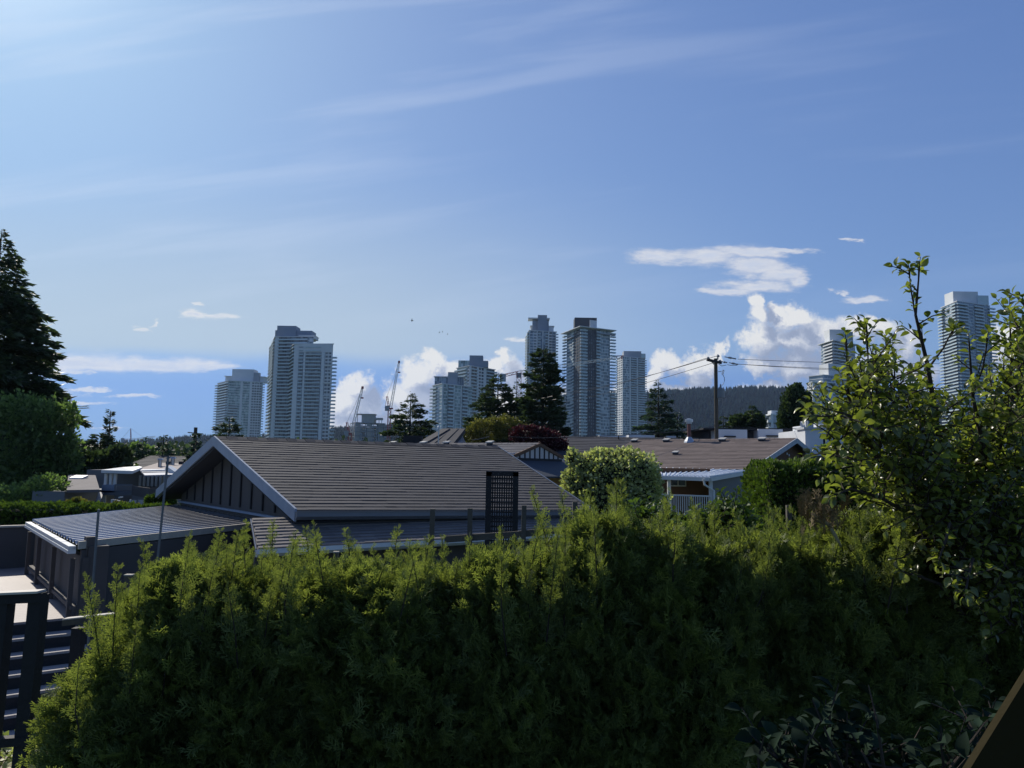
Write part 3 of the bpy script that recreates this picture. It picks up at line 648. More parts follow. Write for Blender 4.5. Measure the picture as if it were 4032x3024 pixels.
k0=Q[0]+uu*.08; k1=Q[1]+uu*.08; g.prism([(k0[0],k0[1],0),(k1[0],k1[1],0),(k1[0],k1[1],k1[2]-.2),(k0[0],k0[1],k0[2]-.2)],uu*.1)
sw=g.build('side_wall',m_gwall,hs)
g=MB()
for t in (.02,.36,.7,.98): p=k0+(k1-k0)*t; g.box((p[0]-.06,p[1]-.06,1.5),uu*-.07,vv*.09,zz_*(p[2]-1.72))
g.box((k0[0],k0[1],1.62),(k1[0]-k0[0],k1[1]-k0[1],0),uu*-.12,zz_*.06)
g.build('post',m_gwall,sw)
# deck, its railing wall and steps
dk=thing('deck','raised grey-painted wooden deck with solid dark railing walls and steps, lower left','deck',(*H(-6,3,0)[:2],0))
m_deck=mat('deck_paint',(.27,.225,.21),.6,.16,1.1,.1)
b=MB(); nb=44; UR=-3.62
for i in range(nb):
    v0=-.55+i*(6.95/nb); b.box(H(UR-7,v0,1.46),uu*7,vv*(6.95/nb-.005),zz_*.04)
b.build('deck_boards',m_deck,dk)
b=MB(); b.box(H(UR-7,6.4,0),uu*7.3,vv*.1,zz_*2.42); b.box(H(UR-7,-.5,0),uu*6.9,vv*.06,zz_*1.45); b.build('railing_wall',m_gwall,dk)
b=MB(); b.box(H(UR-7,6.36,2.42),uu*7.3,vv*.18,zz_*.04); b.box(H(UR-7,6.2,1.505),uu*6.3,vv*.15,zz_*.05); b.build('railing_cap',m_woodw,dk)
b=MB(); b.tube([H(UR-.05,-.5,1.42),H(UR-.05,-.5,2.75)],[.1,.1],4); b.box(H(UR-.08,-.6,0),uu*.3,vv*.3,zz_*2.6); b.build('corner_post',m_gwall,dk)
m_tread=mat('worn_tread',(.28,.255,.24),.7,.45,2.5,.2)
for i in range(6):
    z=1.5-(i+1)*.187; v1=-.55-i*.32
    b=MB(); b.box(H(UR-3.4,v1-.32,z-.04),uu*3.35,vv*.33,zz_*.04); st=b.build('step',m_tread,dk)
    b=MB(); b.box(H(UR-3.4,v1-.02,z),uu*3.35,vv*.02,zz_*.15); b.build('riser',m_blackwood,st)
m_pat=mat('brick_paving',(.30,.21,.17),.8,.3,2,.2,col2=(.22,.15,.12))
b=MB(); r_=random.Random(3)
for i in range(30):
    for j in range(14):
        x0=i*.42+(j%2)*.2; b.box(H(-9.4+x0*.5+r_.uniform(0,.01),-6.6+j*.26,.2),uu*.2,vv*.245,zz_*(.03+r_.uniform(0,.006)))
b.box(H(-10,-7,-.02),uu*7,vv*6.4,zz_*.235)
o=b.build('brick_patio',m_pat,loc=(0,0,0)); o['kind']='structure'

# lattice privacy panel
tp=Pd(1914,1858,13.5); tq=Pd(2042,1862,13.5); lt=thing('lattice_panel','tall black lattice panel standing in front of the grey shingled roof','lattice',(tp[0]+.3,13.5,0))
ex=tq-tp; ex[2]=0; W_=np.linalg.norm(ex); ex/=W_; ey=np.cross(zz_,ex); b=MB()
for x in (0,W_-.1): b.box((tp[0]+ex[0]*x,tp[1]+ex[1]*x,0),ex*.1,ey*.09,zz_*tp[2])
b.box(tp-zz_*.07,ex*W_,ey*.1,zz_*.08); b.box((tp[0],tp[1],2.35),ex*W_,ey*.09,zz_*.08); b.build('frame',m_blackwood,lt)
b=MB()
for i in range(9): x=.1+(W_-.2)*(i+.5)/9; b.box((tp[0]+ex[0]*(x-.013),tp[1]+ey[1]*.03,2.4),ex*.026,ey*.012,zz_*(tp[2]-2.45))
for i in range(18): z=2.45+i*.082; b.box((tp[0]+ex[0]*.1,tp[1]+.045,z),ex*(W_-.2),ey*.01,zz_*.024)
b.build('slat',m_blackwood,lt)
# open wooden fence along the hedge
fn=thing('wire_fence','weathered low wooden fence with thin posts showing through the cedar tips','fence',(-.2,9,0))
for x,yt in ((1692,2004),(1860,2002),(2053,1990),(2254,1976)):
    p=Pd(x,yt,9.0); b=MB(); b.box((p[0]-.025,p[1],0),(.055,0,0),(0,.06,0),(.03*(1 if x!=1860 else -1),0,p[2])); b.build('post',m_wood,fn)
for (xa,ya,xb,yb) in ((1750,2116,2045,2096),(2045,2095,2330,2068)):
    b=MB(); b.bar(Pd(xa,ya+8,9.04),Pd(xb,yb+8,9.04),.03,.075); b.build('rail',m_wood,fn)
def stake(name,label,x,y,d,wd,lean=(0,0),m=None,cap=False,group=None):
    p=Pd(x,y,d); t=thing(name,label,'post',(p[0]-lean[0],d-lean[1],0),group=group); b=MB(); b.box((p[0]-wd/2-lean[0],d,0),(wd,0,0),(0,wd*.9,0),(lean[0],lean[1],p[2])); b.build('shaft',m or m_wood,t)
    if cap: b=MB(); b.box((p[0]-wd/2-.004,d-.004,p[2]),(wd+.008,0,0),(0,wd*.9+.008,0),(0,0,.012)); b.build('cap',m_woodw,t)
stake('wooden_post','short grey wooden post leaning among brown cedar twigs, right half of the hedge',3108,1990,7.2,.045,(-.03,0))
stake('wooden_post','pale-topped square post rising among the leftmost cedar tips',503,2268,7.3,.065,cap=True)
stake('wooden_post','small pale-topped post just under the low white gutter',1322,2177,7.3,.045,cap=True)
stake('metal_pole','thin dark metal pole in front of the corrugated roof near its gutter end',387,2005,7.6,.018,(.02,0),m=m_gut)
stake('metal_pole','taller tilted grey pole crossing the end of the white gable board',661,1798,7.6,.017,(.16,0),m=m_gut)
# near fence frame and hand rail
ff=thing('fence_frame','black open fence frame of square posts and rails, nearest at lower left','fence',(-3.3,5.2,0))
m_capw=mat('sunlit_pale',(.55,.50,.42),.7,.2,3)  # pale tone puts sunlight into the colour of the rail tops
def nearbox(x0,x1,y0,y1,d,th,nm,m,par):
    a=Pd(x0,y0,d); b_=Pd(x1,y1,d); q=MB(); q.aab(a[0],b_[0],d,d+th,b_[2],a[2]); return q.build(nm,m,par)
for x0,x1 in ((112,164),(-20,32)):
    a=Pd(x0,2345,5.2); c_=Pd(x1,2345,5.2); q=MB(); q.box((a[0]-.06,5.2,0),(c_[0]-a[0],0,0),(0,.09,0),(.06,0,a[2])); q.build('post',m_blackwood,ff)
for ya,yb,yc,yd in ((2345,2382,2336,2372),(2915,2950,2898,2932)):
    p=Pd(-60,ya,5.19); r2=Pd(160,yc,5.19); q=MB(); q.box(Pd(-60,yb,5.19),r2-p,(0,.07,0),(0,0,p[2]-Pd(-60,yb,5.19)[2])); q.build('rail',m_blackwood,ff)
q=MB(); q.bar(Pd(-60,2344,5.22)+zz_*.01,Pd(163,2334,5.22)+zz_*.01,.1,.014); q.build('sunlit_strip',m_capw,ff)  # thin pale strip added for the sunlit top edge
hr=thing('hand_rail','short pale handrail board on a dark post at the left end of the hedge','hand rail',(*Pd(330,2450,7.8)[:2],0))
a=Pd(243,2466,7.8); b_=Pd(470,2440,8.2); q=MB(); q.box(a-zz_*.0,b_-a,(0,.09,0),(0,0,.055)); q.build('board',m_wood,hr)
q=MB(); q.box(a+zz_*.057,b_-a,(0,.1,0),(0,0,.012)); q.build('cap',m_capw,hr)  # pale strip standing for the sunlit top of the board
p=Pd(300,2475,7.9); q=MB(); q.aab(p[0]-.05,p[0]+.05,7.9,7.99,0,p[2]); q.build('post',m_blackwood,hr)

# ================================================================== OTHER HOUSES
m_tan=mat('brown_shingle',(.15,.117,.102),.9,.18,1.2,.2,island=.14)
m_trim=mat('peeling_white_trim',(.42,.44,.46),.7,.35,6,.2)
m_stucco=mat('white_stucco',(.62,.64,.66),.85,.12,1.2,.1)
m_orange=mat('ochre_stucco',(.36,.20,.08),.85,.12,1.2)
m_cream=mat('cream_panel',(.55,.50,.47),.8,.1,1)
m_charc=mat('charcoal_stucco',(.075,.078,.09),.85,.12,1)
m_rooflight=mat('vent_cap',(.42,.41,.37),.6,.1,2)
m_bluef=mat('navy_roof',(.035,.045,.06),.8,.15,1)
def frame(O,az):
    a=R_(az); u_=np.array([math.sin(a),math.cos(a),0]); v_=np.array([-u_[1],u_[0],0]); 
    return lambda p,q,z:(np.array([O[0]+u_[0]*p+v_[0]*q,O[1]+u_[1]*p+v_[1]*q,z])),u_,v_
def gable_house(label,O,az,L,Wd,ze,rise,roofm,wallm,fascm,over=.5,sidew=None,pitch=.28,name='house',bh=.24):
    """O front-left eave corner, u along the ridge, v across away from the camera"""
    f,u_,v_=frame(O,az); t=thing(name,label,'house',(*f(L/2,Wd/2,0)[:2],0)); h=Wd/2
    mb=MB(); courses(mb,0,L,0,ze,h,ze+rise,pitch,(.4,1.1),.018,fr=f); mb.add([f(0,0,ze),f(L,0,ze),f(L,h,ze+rise),f(0,h,ze+rise),f(0,Wd,ze),f(L,Wd,ze)],[(0,1,2,3),(3,2,5,4)])
    for i in range(int(L/.3)): mb.prism([f(i*.3,h-.14,ze+rise-.01),f(i*.3,h,ze+rise+.05),f(i*.3,h+.14,ze+rise-.01)],u_*.28)
    r=mb.build('roof',roofm,t)
    for e in (0,L):
        s_=-.05 if e==0 else .0
        b=MB(); b.prism([f(e+s_,-.02,ze-bh),f(e+s_,h,ze+rise-bh),f(e+s_,h,ze+rise+.04),f(e+s_,-.02,ze+.03)],u_*.05); b.prism([f(e+s_,Wd+.02,ze-bh),f(e+s_,h,ze+rise-bh),f(e+s_,h,ze+rise+.04),f(e+s_,Wd+.02,ze+.03)],u_*.05); b.build('barge_board',fascm,t)
    b=MB(); b.prism([f(0,-.02,ze),f(0,-.14,ze+.01),f(0,-.13,ze-.1),f(0,-.02,ze-.12)],u_*L); b.build('gutter',m_gutw,t)
    b=MB(); o_=over
    b.prism([f(o_,o_,0),f(o_,o_,ze),f(o_,h,ze+rise-.08),f(o_,Wd-o_,ze),f(o_,Wd-o_,0)],u_*.12); b.prism([f(L-o_,o_,0),f(L-o_,o_,ze),f(L-o_,h,ze+rise-.08),f(L-o_,Wd-o_,ze),f(L-o_,Wd-o_,0)],u_*.12)
    b.prism([f(o_,o_,0),f(L-o_,o_,0),f(L-o_,o_,ze+.1),f(o_,o_,ze+.1)],v_*.12); b.build('wall',wallm,t)
    return t,f,u_,v_
def vent(f,par,L,p,q,z,slope,s=.34):
    b=MB(); a_=math.atan(slope); b.box(f(p,q,z+.14),L[0]*s,L[1]*s*.8+zz_*slope*s*.8,zz_*.05); b.build('roof_vent',m_rooflight,par)
    b=MB(); b.box(f(p+.05,q+.03,z-.02),L[0]*(s-.1),L[1]*(s*.6)+zz_*slope*s*.6,zz_*.16); b.build('vent_base',m_soff,par.children[-1] if False else par)
# brown-roofed house: u runs towards the near right end
Bc=np.array([Pd(2951,1850,38)[0],38.,0]); ze=Pd(2951,1850,38)[2]
az=math.degrees(math.atan2(.75,-.66)); Lb=12.3
O_=Bc-np.array([.75,-.66,0])*Lb
br,f,u_,v_=gable_house('brown-roofed house with a white covered porch, right of the round pale shrub',O_,az,Lb,12.2,ze,1.75,m_tan,m_brown,m_trim,over=.6)
sl=1.75/6.1
for p_ in (1.9,4.2,7.9,10.3): vent(f,br,(u_,v_),p_,5.5,ze+sl*5.5,sl,.42)
vent(f,br,(u_,v_),6.5,2.6,ze+sl*2.6,sl,.36)
b=MB(); c_=f(6.0,5.6,ze+sl*5.6); b.tube([c_,c_+zz_*1.15],[.11,.11],10); ch=b.build('flue',mat('rusty_flue',(.16,.07,.06),.6,.3,2),br)
b=MB(); b.tube([c_+zz_*1.1,c_+zz_*1.18,c_+zz_*1.2,c_+zz_*1.36,c_+zz_*1.42],[.15,.15,.24,.24,.05],10); b.build('cowl',m_steel,ch)
b=MB(); b.tube([c_-zz_*.05,c_+zz_*.04,c_+zz_*.3],[.34,.3,.14],10); b.build('flashing',m_steel,ch)
for p_,q_ in ((.9,5.7),(5.4,.9)):
    b=MB(); c_=f(p_,q_,ze+sl*q_); b.tube([c_-zz_*.05,c_+zz_*.1,c_+zz_*.12,c_+zz_*.42],[.1,.07,.04,.04],8); b.build('vent_pipe',m_blackwood,br)
# porch
pa=Pd(2605,1876,35.5); pb=Pd(2796,1882,33.5); pcn=Pd(2955,1857,37.2); pdn=Pd(2600,1846,41)
porch=MB(); porch.prism([pa,pb,pcn,pdn],(0,0,.05))
for i in range(14): s_=i/13; porch.bar(pa+(pb-pa)*s_+zz_*.07,pdn+(pcn-pdn)*s_+zz_*.07,.05,.05)
pr=porch.build('porch_roof',mat('porch_white_metal',(.66,.70,.74),.35,.08,1,spec=.5),br)
b=MB(); b.bar(pa-zz_*.06,pb-zz_*.06,.12,.16); b.bar(pb-zz_*.06,pcn-zz_*.03,.12,.16); b.build('porch_fascia',m_gutw,pr)
for x,d in ((2634,35.4),(2798,33.8)):
    p=Pd(x,1880,d); b=MB(); b.aab(p[0]-.07,p[0]+.07,d-.07,d+.07,0,p[2]); b.build('porch_post',m_gutw,br)
b=MB(); s0=Pd(2770,1886,33.6); b.tube([s0,s0+np.array([.05,0,-.25]),s0+np.array([.45,0,-.5]),s0+np.array([.45,0,-2.4])],.05,6); b.build('downspout',m_gutw,pr)
y0=36.2; b=MB(); a=Pd(2637,1879,y0+.9); c_=Pd(2702,1916,y0+.9); b.aab(a[0],c_[0],a[1],a[1]+.06,c_[2],a[2]); wn=b.build('window',m_gutw,br)
for x0,x1 in ((2642,2668),(2672,2698)): a=Pd(x0,1883,y0+.88); c_=Pd(x1,1911,y0+.88); b=MB(); b.aab(a[0],c_[0],a[1],a[1]+.02,c_[2],a[2]); b.build('pane',m_glass,wn)
b=MB(); a=Pd(2600,1846,y0+1.0); c_=Pd(2798,1975,y0+1.0); b.aab(a[0],c_[0],y0+1.02,y0+1.1,0,a[2]+.05); pw=b.build('porch_wall',m_brown,br)
b=MB(); a=Pd(2800,1880,35.2); c_=Pd(2950,1980,37.4); b.prism([(a[0],a[1],0),(c_[0],c_[1],0),(c_[0],c_[1],3.9),(a[0],a[1],3.75)],(0,.08,0)); b.build('privacy_screen',m_gut,br)
ra=Pd(2604,1948,35.0); rb=Pd(2800,1954,33.6); b=MB(); b.bar(ra,rb,.06,.07); b.bar(ra-zz_*.85,rb-zz_*.85,.06,.06)
for i in range(24): p=ra+(rb-ra)*i/23; b.bar(p,p-zz_*.85,.035)
b.build('railing',m_gutw,br)
# porch floor and dark canopy, plus the lattice of white leaves on the gable
b=MB(); f0=f(11.0,-2.5,1.6); b.box(f(2,-3.0,1.55),u_*9,v_*3.4,zz_*.12); b.build('porch_floor',m_wood,br)
b=MB()
for i in range(14):
    h1=3.2+U(0,1.9); v1=5.1+.5*U(-1,1)*(2 if h1>4.3 else 1); b.box(f(Lb-.46,v1,h1+ze-3.9),v_*.12,u_*.02,zz_*.12)
b.build('wall_ornament',m_stucco,br)
b=MB(); p=f(Lb+.6,-.3,3.1); b.prism([f(Lb-.5,0.2,3.15),f(Lb-.5,2.6,3.15),f(Lb+1.1,2.6,2.8),f(Lb+1.1,0.2,2.8)],zz_*.07); b.build('side_canopy',m_gutw,br)

# half-timbered house
Bg=np.array([Pd(2025,1792,30)[0],30.,0]); zeh=Pd(2025,1792,30)[2]
Cg=Pd(2213,1811,33.2); d_=Cg-Bg; d_[2]=0; wd=np.linalg.norm(d_); azv=math.degrees(math.atan2(d_[0],d_[1])); v2=d_/wd; u2=np.array([v2[1],-v2[0],0])  # ridge direction so that gable is at u end
Lh=9.0; Oh=Bg-u2*Lh
azu=math.degrees(math.atan2(u2[0],u2[1]))
zap=Pd(2115,1747,31.4)[2]
ht,f,u_,v_=gable_house('half-timbered house with a cream gable striped by dark battens',Oh,azu,Lh,wd,zeh,zap-zeh,mat('grey_shingle',(.12,.115,.12),.9,.15,1.2,.2,island=.14),m_cream,m_brown,over=.12,bh=.1)
b=MB()
for i in range(9):
    v_p=wd*(i+1)/10.; top=zeh+(zap-zeh)*(1-abs(v_p-wd/2)/(wd/2))-.1; b=MB(); b.box(f(Lh+.002,v_p-.03,zeh-.1),v_*.06,u_*.03,zz_*max(.05,top-zeh+.1)); b.build('timber_batten',m_blackwood,ht)
b=MB(); b.box(f(Lh+.002,.1,zeh-.22),v_*(wd-.2),u_*.05,zz_*.12); b.build('timber_beam',m_blackwood,ht)
b=MB(); b.prism([f(Lh-.1,-.6,zeh-.2),f(Lh-.1,wd+.3,zeh-.2),f(Lh+1.6,wd+.5,zeh-.85),f(Lh+1.6,-.6,zeh-.85)],zz_*.06); b.build('lower_roof',m_bluef,ht)
b=MB(); b.box(f(Lh-.3,.3,0),v_*(wd-.6),u_*.5,zz_*(zeh-.3)); b.build('lower_wall',m_orange,ht)
for i in (3.6,5.4): b=MB(); b.box(f(Lh+.003,wd*i/10+.15,zeh+.32),v_*.13,u_*.03,zz_*.15); b.build('gable_vent',m_wood,ht)
slh=(zap-zeh)/(wd/2)
for p_ in (1.2,3.0,4.3,6.6): vent(f,ht,(u_,v_),p_,wd/2-.45,zeh+slh*(wd/2-.45),slh,.3)
b=MB(); c_=f(1.9,wd/2+.4,zap); b.box(c_-np.array([.4,.3,.6]),(.85,0,0),(0,.6,0),(0,0,1.0)); b.build('chimney',m_blackwood,ht)
b=MB(); c_=f(3.9,wd/2-.2,zap-.1); b.tube([c_,c_+zz_*.75],[.03,.03],6); b.tube([c_+zz_*.75,c_+zz_*.85,c_+zz_*.9],[.07,.07,.02],8); b.build('service_mast',m_steel,ht)

# dark striped roof, ribbed roof and others
m_dstripe=mat('dark_shingle',(.05,.05,.056),.85,.15,1.2,.2,island=.2)
gable_house('house with a near-black striped roof behind the red maple',np.array([Pd(2100,1800,46)[0],46,0]),93,9.5,9,Pd(2200,1805,46)[2],1.45,m_dstripe,m_gwall,m_gdark,pitch=.36)
# ribbed tile roof
O_=np.array([Pd(1640,1770,44)[0],44,0]); z0=Pd(1640,1772,44)[2]; z1=Pd(1760,1700,46)[2]
t=thing('tiled_house','hipped pale tile roof with heavy dark ribs, above the ridge of the grey roof','house',(*O_[:2],0)); 
b=MB(); A_=O_+zz_*z0; B_=Pd(1830,1772,44); B_[2]=z0; T1=Pd(1757,1703,47); T2=Pd(1815,1703,47); b.add([A_,B_,T2,T1,(A_+np.array([0,7,0])),(B_+np.array([0,7,0]))],[(0,1,2,3),(3,2,5,4),(0,3,4),(1,5,2)]); rr=b.build('roof',mat('pale_tile',(.26,.23,.21),.85,.15,2,.2),t)
b=MB()
for a_,c_ in ((A_,T1),(A_+(B_-A_)*.2,T1+(T2-T1)*.1-zz_*.05),(A_+(B_-A_)*.4,T1+(T2-T1)*.55),(A_+(B_-A_)*.62,T2)):
    b.bar(a_+zz_*.12,c_+zz_*.12,.55,.26)
b.build('roof_rib',m_shin,rr)
b=MB(); b.box((A_[0]+.4,44.4,0),(B_[0]-A_[0]-.8,0,0),(0,6,0),(0,0,z0)); b.build('wall',m_stucco,t)
# white flat-roofed row
row=[(2195,2285,1745,1757,58,m_stucco),(2360,2460,1714,1745,56,m_stucco),(2476,2578,1712,1745,56,m_stucco),(2625,2662,1716,1722,57,m_stucco),(2712,2795,1724,1732,58,m_stucco)]
t=thing('flat_roofed_row','long row of white flat-roofed blocks with dark gaps, seen just over the brown ridge','house row',(Pd(2500,1800,58)[0],58,0))
for x0,x1,yt,yb,d,m in row:
    a=Pd(x0,yt,d); c_=Pd(x1,yt,d); b=MB(); b.aab(a[0],c_[0],d,d+6,max(0,Pd(x0,yb,d)[2]-1.2),a[2]); b.build('block',m,t)
a=Pd(2150,1752,60); c_=Pd(2790,1728,60); b=MB(); b.aab(a[0],c_[0],60,68,0,Pd(2500,1735,60)[2]); b.build('rear_wall',m_charc,t)
a=Pd(2360,1728,59.5); b=MB(); b.aab(Pd(2440,1728,59)[0],Pd(2480,1728,59)[0],58,60,0,Pd(2450,1722,59)[2]); b.aab(Pd(2570,1728,59)[0],Pd(2632,1728,59)[0],58,60,0,Pd(2600,1716,59)[2]); b.build('link_wall',m_charc,t)
b=MB(); a=Pd(2712,1727,55); c_=Pd(2800,1727,55); b.aab(a[0],c_[0],55,56,0,a[2]); b.build('tiled_parapet',m_rooflight,t)
t=thing('modern_white_house','modern house of white cubes linked by dark walls, right of the utility pole','house',(Pd(3000,1800,54)[0],54,0))
for x0,x1,yt,m,d,nm in ((2828,2942,1690,m_stucco,53,'white_cube'),(2985,3082,1689,m_stucco,53,'white_cube'),(2790,3290,1694,m_charc,55,'rear_wall'),(2935,2990,1698,m_charc,54,'link_wall'),(3070,3112,1690,m_stucco,54.5,'eave_block')):
    a=Pd(x0,yt,d); c_=Pd(x1,yt,d); b=MB(); b.aab(a[0],c_[0],d,d+(6 if nm!='eave_block' else 1),0 if nm!='eave_block' else a[2]-.35,a[2]); b.build(nm,m,t)
for x0,x1,y in ((2853,2896,1718),(3018,3064,1716)): b=MB(); a=Pd(x0,y,52.9); c_=Pd(x1,y,52.9); b.aab(a[0],c_[0],52.8,53,a[2]-.05,a[2]+.04); b.build('window_slot',m_gdark,t)
a=Pd(2780,1689,52.5); c_=Pd(3180,1687,52.5); b=MB(); b.aab(a[0],c_[0],53.2,61,a[2]+.01,a[2]+.12); b.build('roof_edge',m_gdark,t)
# white chimney house
D_=44
t=thing('white_chimney_house','white stucco house with a broad flared chimney breast, behind the fruit tree','house',(Pd(3290,1800,D_)[0],D_,0))
a=Pd(3170,1690,D_); c_=Pd(3232,1690,D_); b=MB(); b.prism([(a[0],D_,0),(c_[0]+.55,D_,0),(c_[0]+.55,D_,Pd(0,1800,D_)[2]),(c_[0]+.12,D_,Pd(3200,1780,D_)[2]),(c_[0]+.1,D_,a[2]),(a[0],D_,a[2])],(0,1.2,0)); cb_=b.build('chimney_breast',m_stucco,t)
b=MB(); z=a[2]; b.aab(a[0]-.1,c_[0]+.2,D_-.1,D_+1.3,z,z+.12); b.aab(a[0]+.1,a[0]+.5,D_+.1,D_+1,z+.12,z+.5); b.aab(a[0]+.15,Pd(3203,1660,D_)[0],D_,D_+1,z+.12,Pd(3200,1657,D_)[2]); b.aab(Pd(3203,1,D_)[0],Pd(3221,1,D_)[0],D_+.2,D_+.9,z+.12,z+.3); b.build('chimney_cap',m_trim,cb_)
a=Pd(3228,1684,D_+1); c_=Pd(3470,1684,D_+1); b=MB(); b.aab(a[0],c_[0],D_+1.2,D_+8,0,a[2]); b.build('wall',m_stucco,t)
a=Pd(3215,1668,D_+3); b=MB(); b.aab(a[0],c_[0],D_+3,D_+7,Pd(3228,1684,D_+1)[2]+.002,a[2]); b.build('upper_storey',m_stucco,t)
for x0,x1,y0_,y1_ in ((3231,3269,1711,1756),(3291,3309,1702,1768)):
    a=Pd(x0,y0_,D_+1); c_=Pd(x1,y1_,D_+1); b=MB(); b.aab(a[0],c_[0],D_+1.14,D_+1.19,c_[2],a[2]); wn=b.build('window',m_gdark,t)
    if x0==3231: a=Pd(3251,1713,D_+1); c_=Pd(3269,1752,D_+1); b=MB(); b.aab(a[0],c_[0],D_+1.08,D_+1.13,c_[2],a[2]); b.build('blind',m_white,wn)
b=MB(); a=Pd(3232,1767,D_-2); c_=Pd(3400,1767,D_-2); b.prism([(a[0],D_-2,a[2]-1.1),(c_[0],D_-2,a[2]-1.1),(c_[0],D_+1.1,a[2]),(a[0],D_+1.1,a[2])],(0,0,.06)); b.build('lower_roof',m_shin,t)
t=thing('dark_screen_fence','low dark screen fence just above the clipped hedge','fence',(Pd(3330,1820,36)[0],36,0)); b=MB(); a=Pd(3255,1806,36); c_=Pd(3480,1806,36); b.aab(a[0],c_[0],36,36.1,0,a[2]); b.build('panel',m_bluef,t)

# left houses
D_=33.
t=thing('balcony_house','house with a white-roofed raised balcony and beige roof, left of the dark gable','house',(Pd(520,1900,D_)[0],D_+3,0))
m_beige=mat('beige_roof',(.33,.28,.25),.85,.1,1); m_aw=mat('awning_blue_grey',(.22,.25,.31),.5,.1,1); m_bgw=mat('beige_siding',(.17,.165,.165),.85,.1,1)
T=lambda x,y,d=D_: Pd(x,y,d)
b=MB(); b.prism([T(398,1862,31),T(520,1866,31),T(560,1850,34),T(545,1845,38),T(480,1849,38)],(0,0,.12)); b.build('balcony_roof',m_gutw,t)
b=MB(); b.add([T(545,1850,35),T(760,1850,35),T(760,1826,41),T(622,1822,41),T(545,1846,40)],[(0,1,2,3,4)]); b.prism([T(664,1858,33),T(760,1858,33),T(760,1842,36),T(662,1842,36)],(0,0,.05)); b.build('roof',m_beige,t)
b=MB(); b.prism([T(570,1876,31),T(692,1873,31),T(665,1850,33.5),T(548,1852,33.5)],(0,0,.05)); aw=b.build('awning',m_aw,t)
b=MB(); b.bar(T(560,1863,32.2)+zz_*.09,T(672,1860,32.2)+zz_*.09,.25,.05); b.build('awning_stripe',m_gutw,aw)
b=MB(); b.bar(T(663,1842,32),T(700,1866,31.5),.25,.16); b.build('barge_board',m_gutw,t)
b=MB(); b.aab(T(480,1,35)[0],T(760,1,35)[0],35,41,0,T(600,1853,35)[2]); b.build('wall',m_bgw,t)
for i in range(9): x=545+i*16; p=T(x,1880,34.8); b=MB(); b.aab(p[0],p[0]+.1,34.85,34.95,T(x,1915,34.8)[2],T(x,1872,34.8)[2]); b.build('curtain',m_rooflight,t)
for x in (416,436,453): p=T(x,1865,31.2); b=MB(); b.aab(p[0]-.05,p[0]+.05,31.2,31.3,0 if x==416 else T(x,1940,31.2)[2],p[2]); b.build('balcony_post',m_gutw,t)
b=MB(); a=T(398,1940,31); c_=T(520,1946,31); b.aab(a[0],c_[0],31,35,c_[2]-.05,c_[2]+.12); b.build('balcony_floor',m_gut,t)
b=MB(); a=T(452,1909,31); c_=T(520,1910,31); b.bar(a,c_,.05)
for i in range(18): p=a+(c_-a)*i/17; b.bar(p,p-zz_*.33,.02)
b.build('balcony_railing',m_gut,t)
b=MB(); b.prism([T(402,1908,31),T(452,1908,31),T(452,1938,31),T(398,1940,31)],(0,.05,0)); b.build('frosted_panel',m_aw,t)
b=MB(); a=T(520,1913,30.8); c_=T(588,1922,30); e_=T(700,1918,31.5); 
for p,q_ in ((a,c_),(c_,e_)): b.prism([p,q_,q_-zz_*.4,p-zz_*.36],(0,.08,0))
b.build('solid_railing',m_gwall,t)
b=MB(); a=T(520,1957,30.8); c_=T(588,1962,30); e_=T(700,1960,31.5)
for p,q_ in ((a,c_),(c_,e_)): b.prism([p+zz_*.12,q_+zz_*.12,(q_[0],q_[1],0),(p[0],p[1],0)],(0,.08,0))
b.build('garage_wall',m_bgw,t)
for x0,x1 in ((529,547),(555,575)): a=T(x0,1968,30.2); c_=T(x1,1968,30.2); b=MB(); b.aab(a[0],c_[0],30.0,30.1,0,a[2]); b.build('garage_door',m_rooflight,t)
b=MB(); b.bar(T(398,1942,31),T(383,1985,30.2),.18,.1); b.build('stair_stringer',m_gut,t)
for x,y in ((630,1820),(680,1815)): c_=T(x,y+6,39); b=MB(); b.tube([c_-zz_*.2,c_+zz_*.22],[.09,.09],6); b.tube([c_+zz_*.2,c_+zz_*.27],[.16,.12],6); b.build('flue',m_steel,t)
for x in (652,703,728): vent(lambda p,q,z:T(x,1829,39.),t,(np.array([1.,0,0]),np.array([0,1.,0])),0,0,0,.2,.3)
t=thing('hammock','pale sagging hammock glinting in the yard below the raised balcony','hammock',(*T(480,1975,28)[:2],0))
b=MB(); b.tube([T(443,1968,28),T(455,1972,28),T(475,1979,28),T(498,1982,28),T(512,1976,28)],[.02,.05,.07,.05,.02],6); b.build('fabric',m_capw,t)
for x in (441,514): p=T(x,1966,28); b=MB(); b.tube([(p[0],28,0),p],[.03,.03],6); b.build('post',m_gutw,t)
b=MB(); p=T(466,1962,28); b.box(p,(.07,0,.02),(0,.2,0),(0,0,.05)); b.build('pillow',m_gutw,t)
t=thing('garage','low brown-roofed garage with a skylight behind the clipped hedge','garage',(Pd(330,1900,30)[0],32,0))
b=MB(); b.prism([T(262,1940,29),T(392,1938,29),T(375,1880,34),T(268,1878,34)],(0,0,.1)); b.build('roof',mat('weathered_roof',(.13,.115,.115),.85,.3,1.5,island=0),t)
b=MB(); b.aab(T(268,1,29)[0],T(388,1,29)[0],29.3,33,0,T(300,1938,29)[2]); b.build('wall',m_gut,t)
b=MB(); p=T(272,1888,32.5); b.box(p,(.26*2,0,0),(0,.5,.1),(0,0,.08)); b.build('skylight',m_gutw,t)
gable_house('house with a dark grey hipped-looking roof between the left conifers',np.array([Pd(455,1850,50)[0],50,0]),95,5,8,Pd(500,1852,50)[2],.95,m_dstripe,m_gwall,m_gdark,pitch=.4)
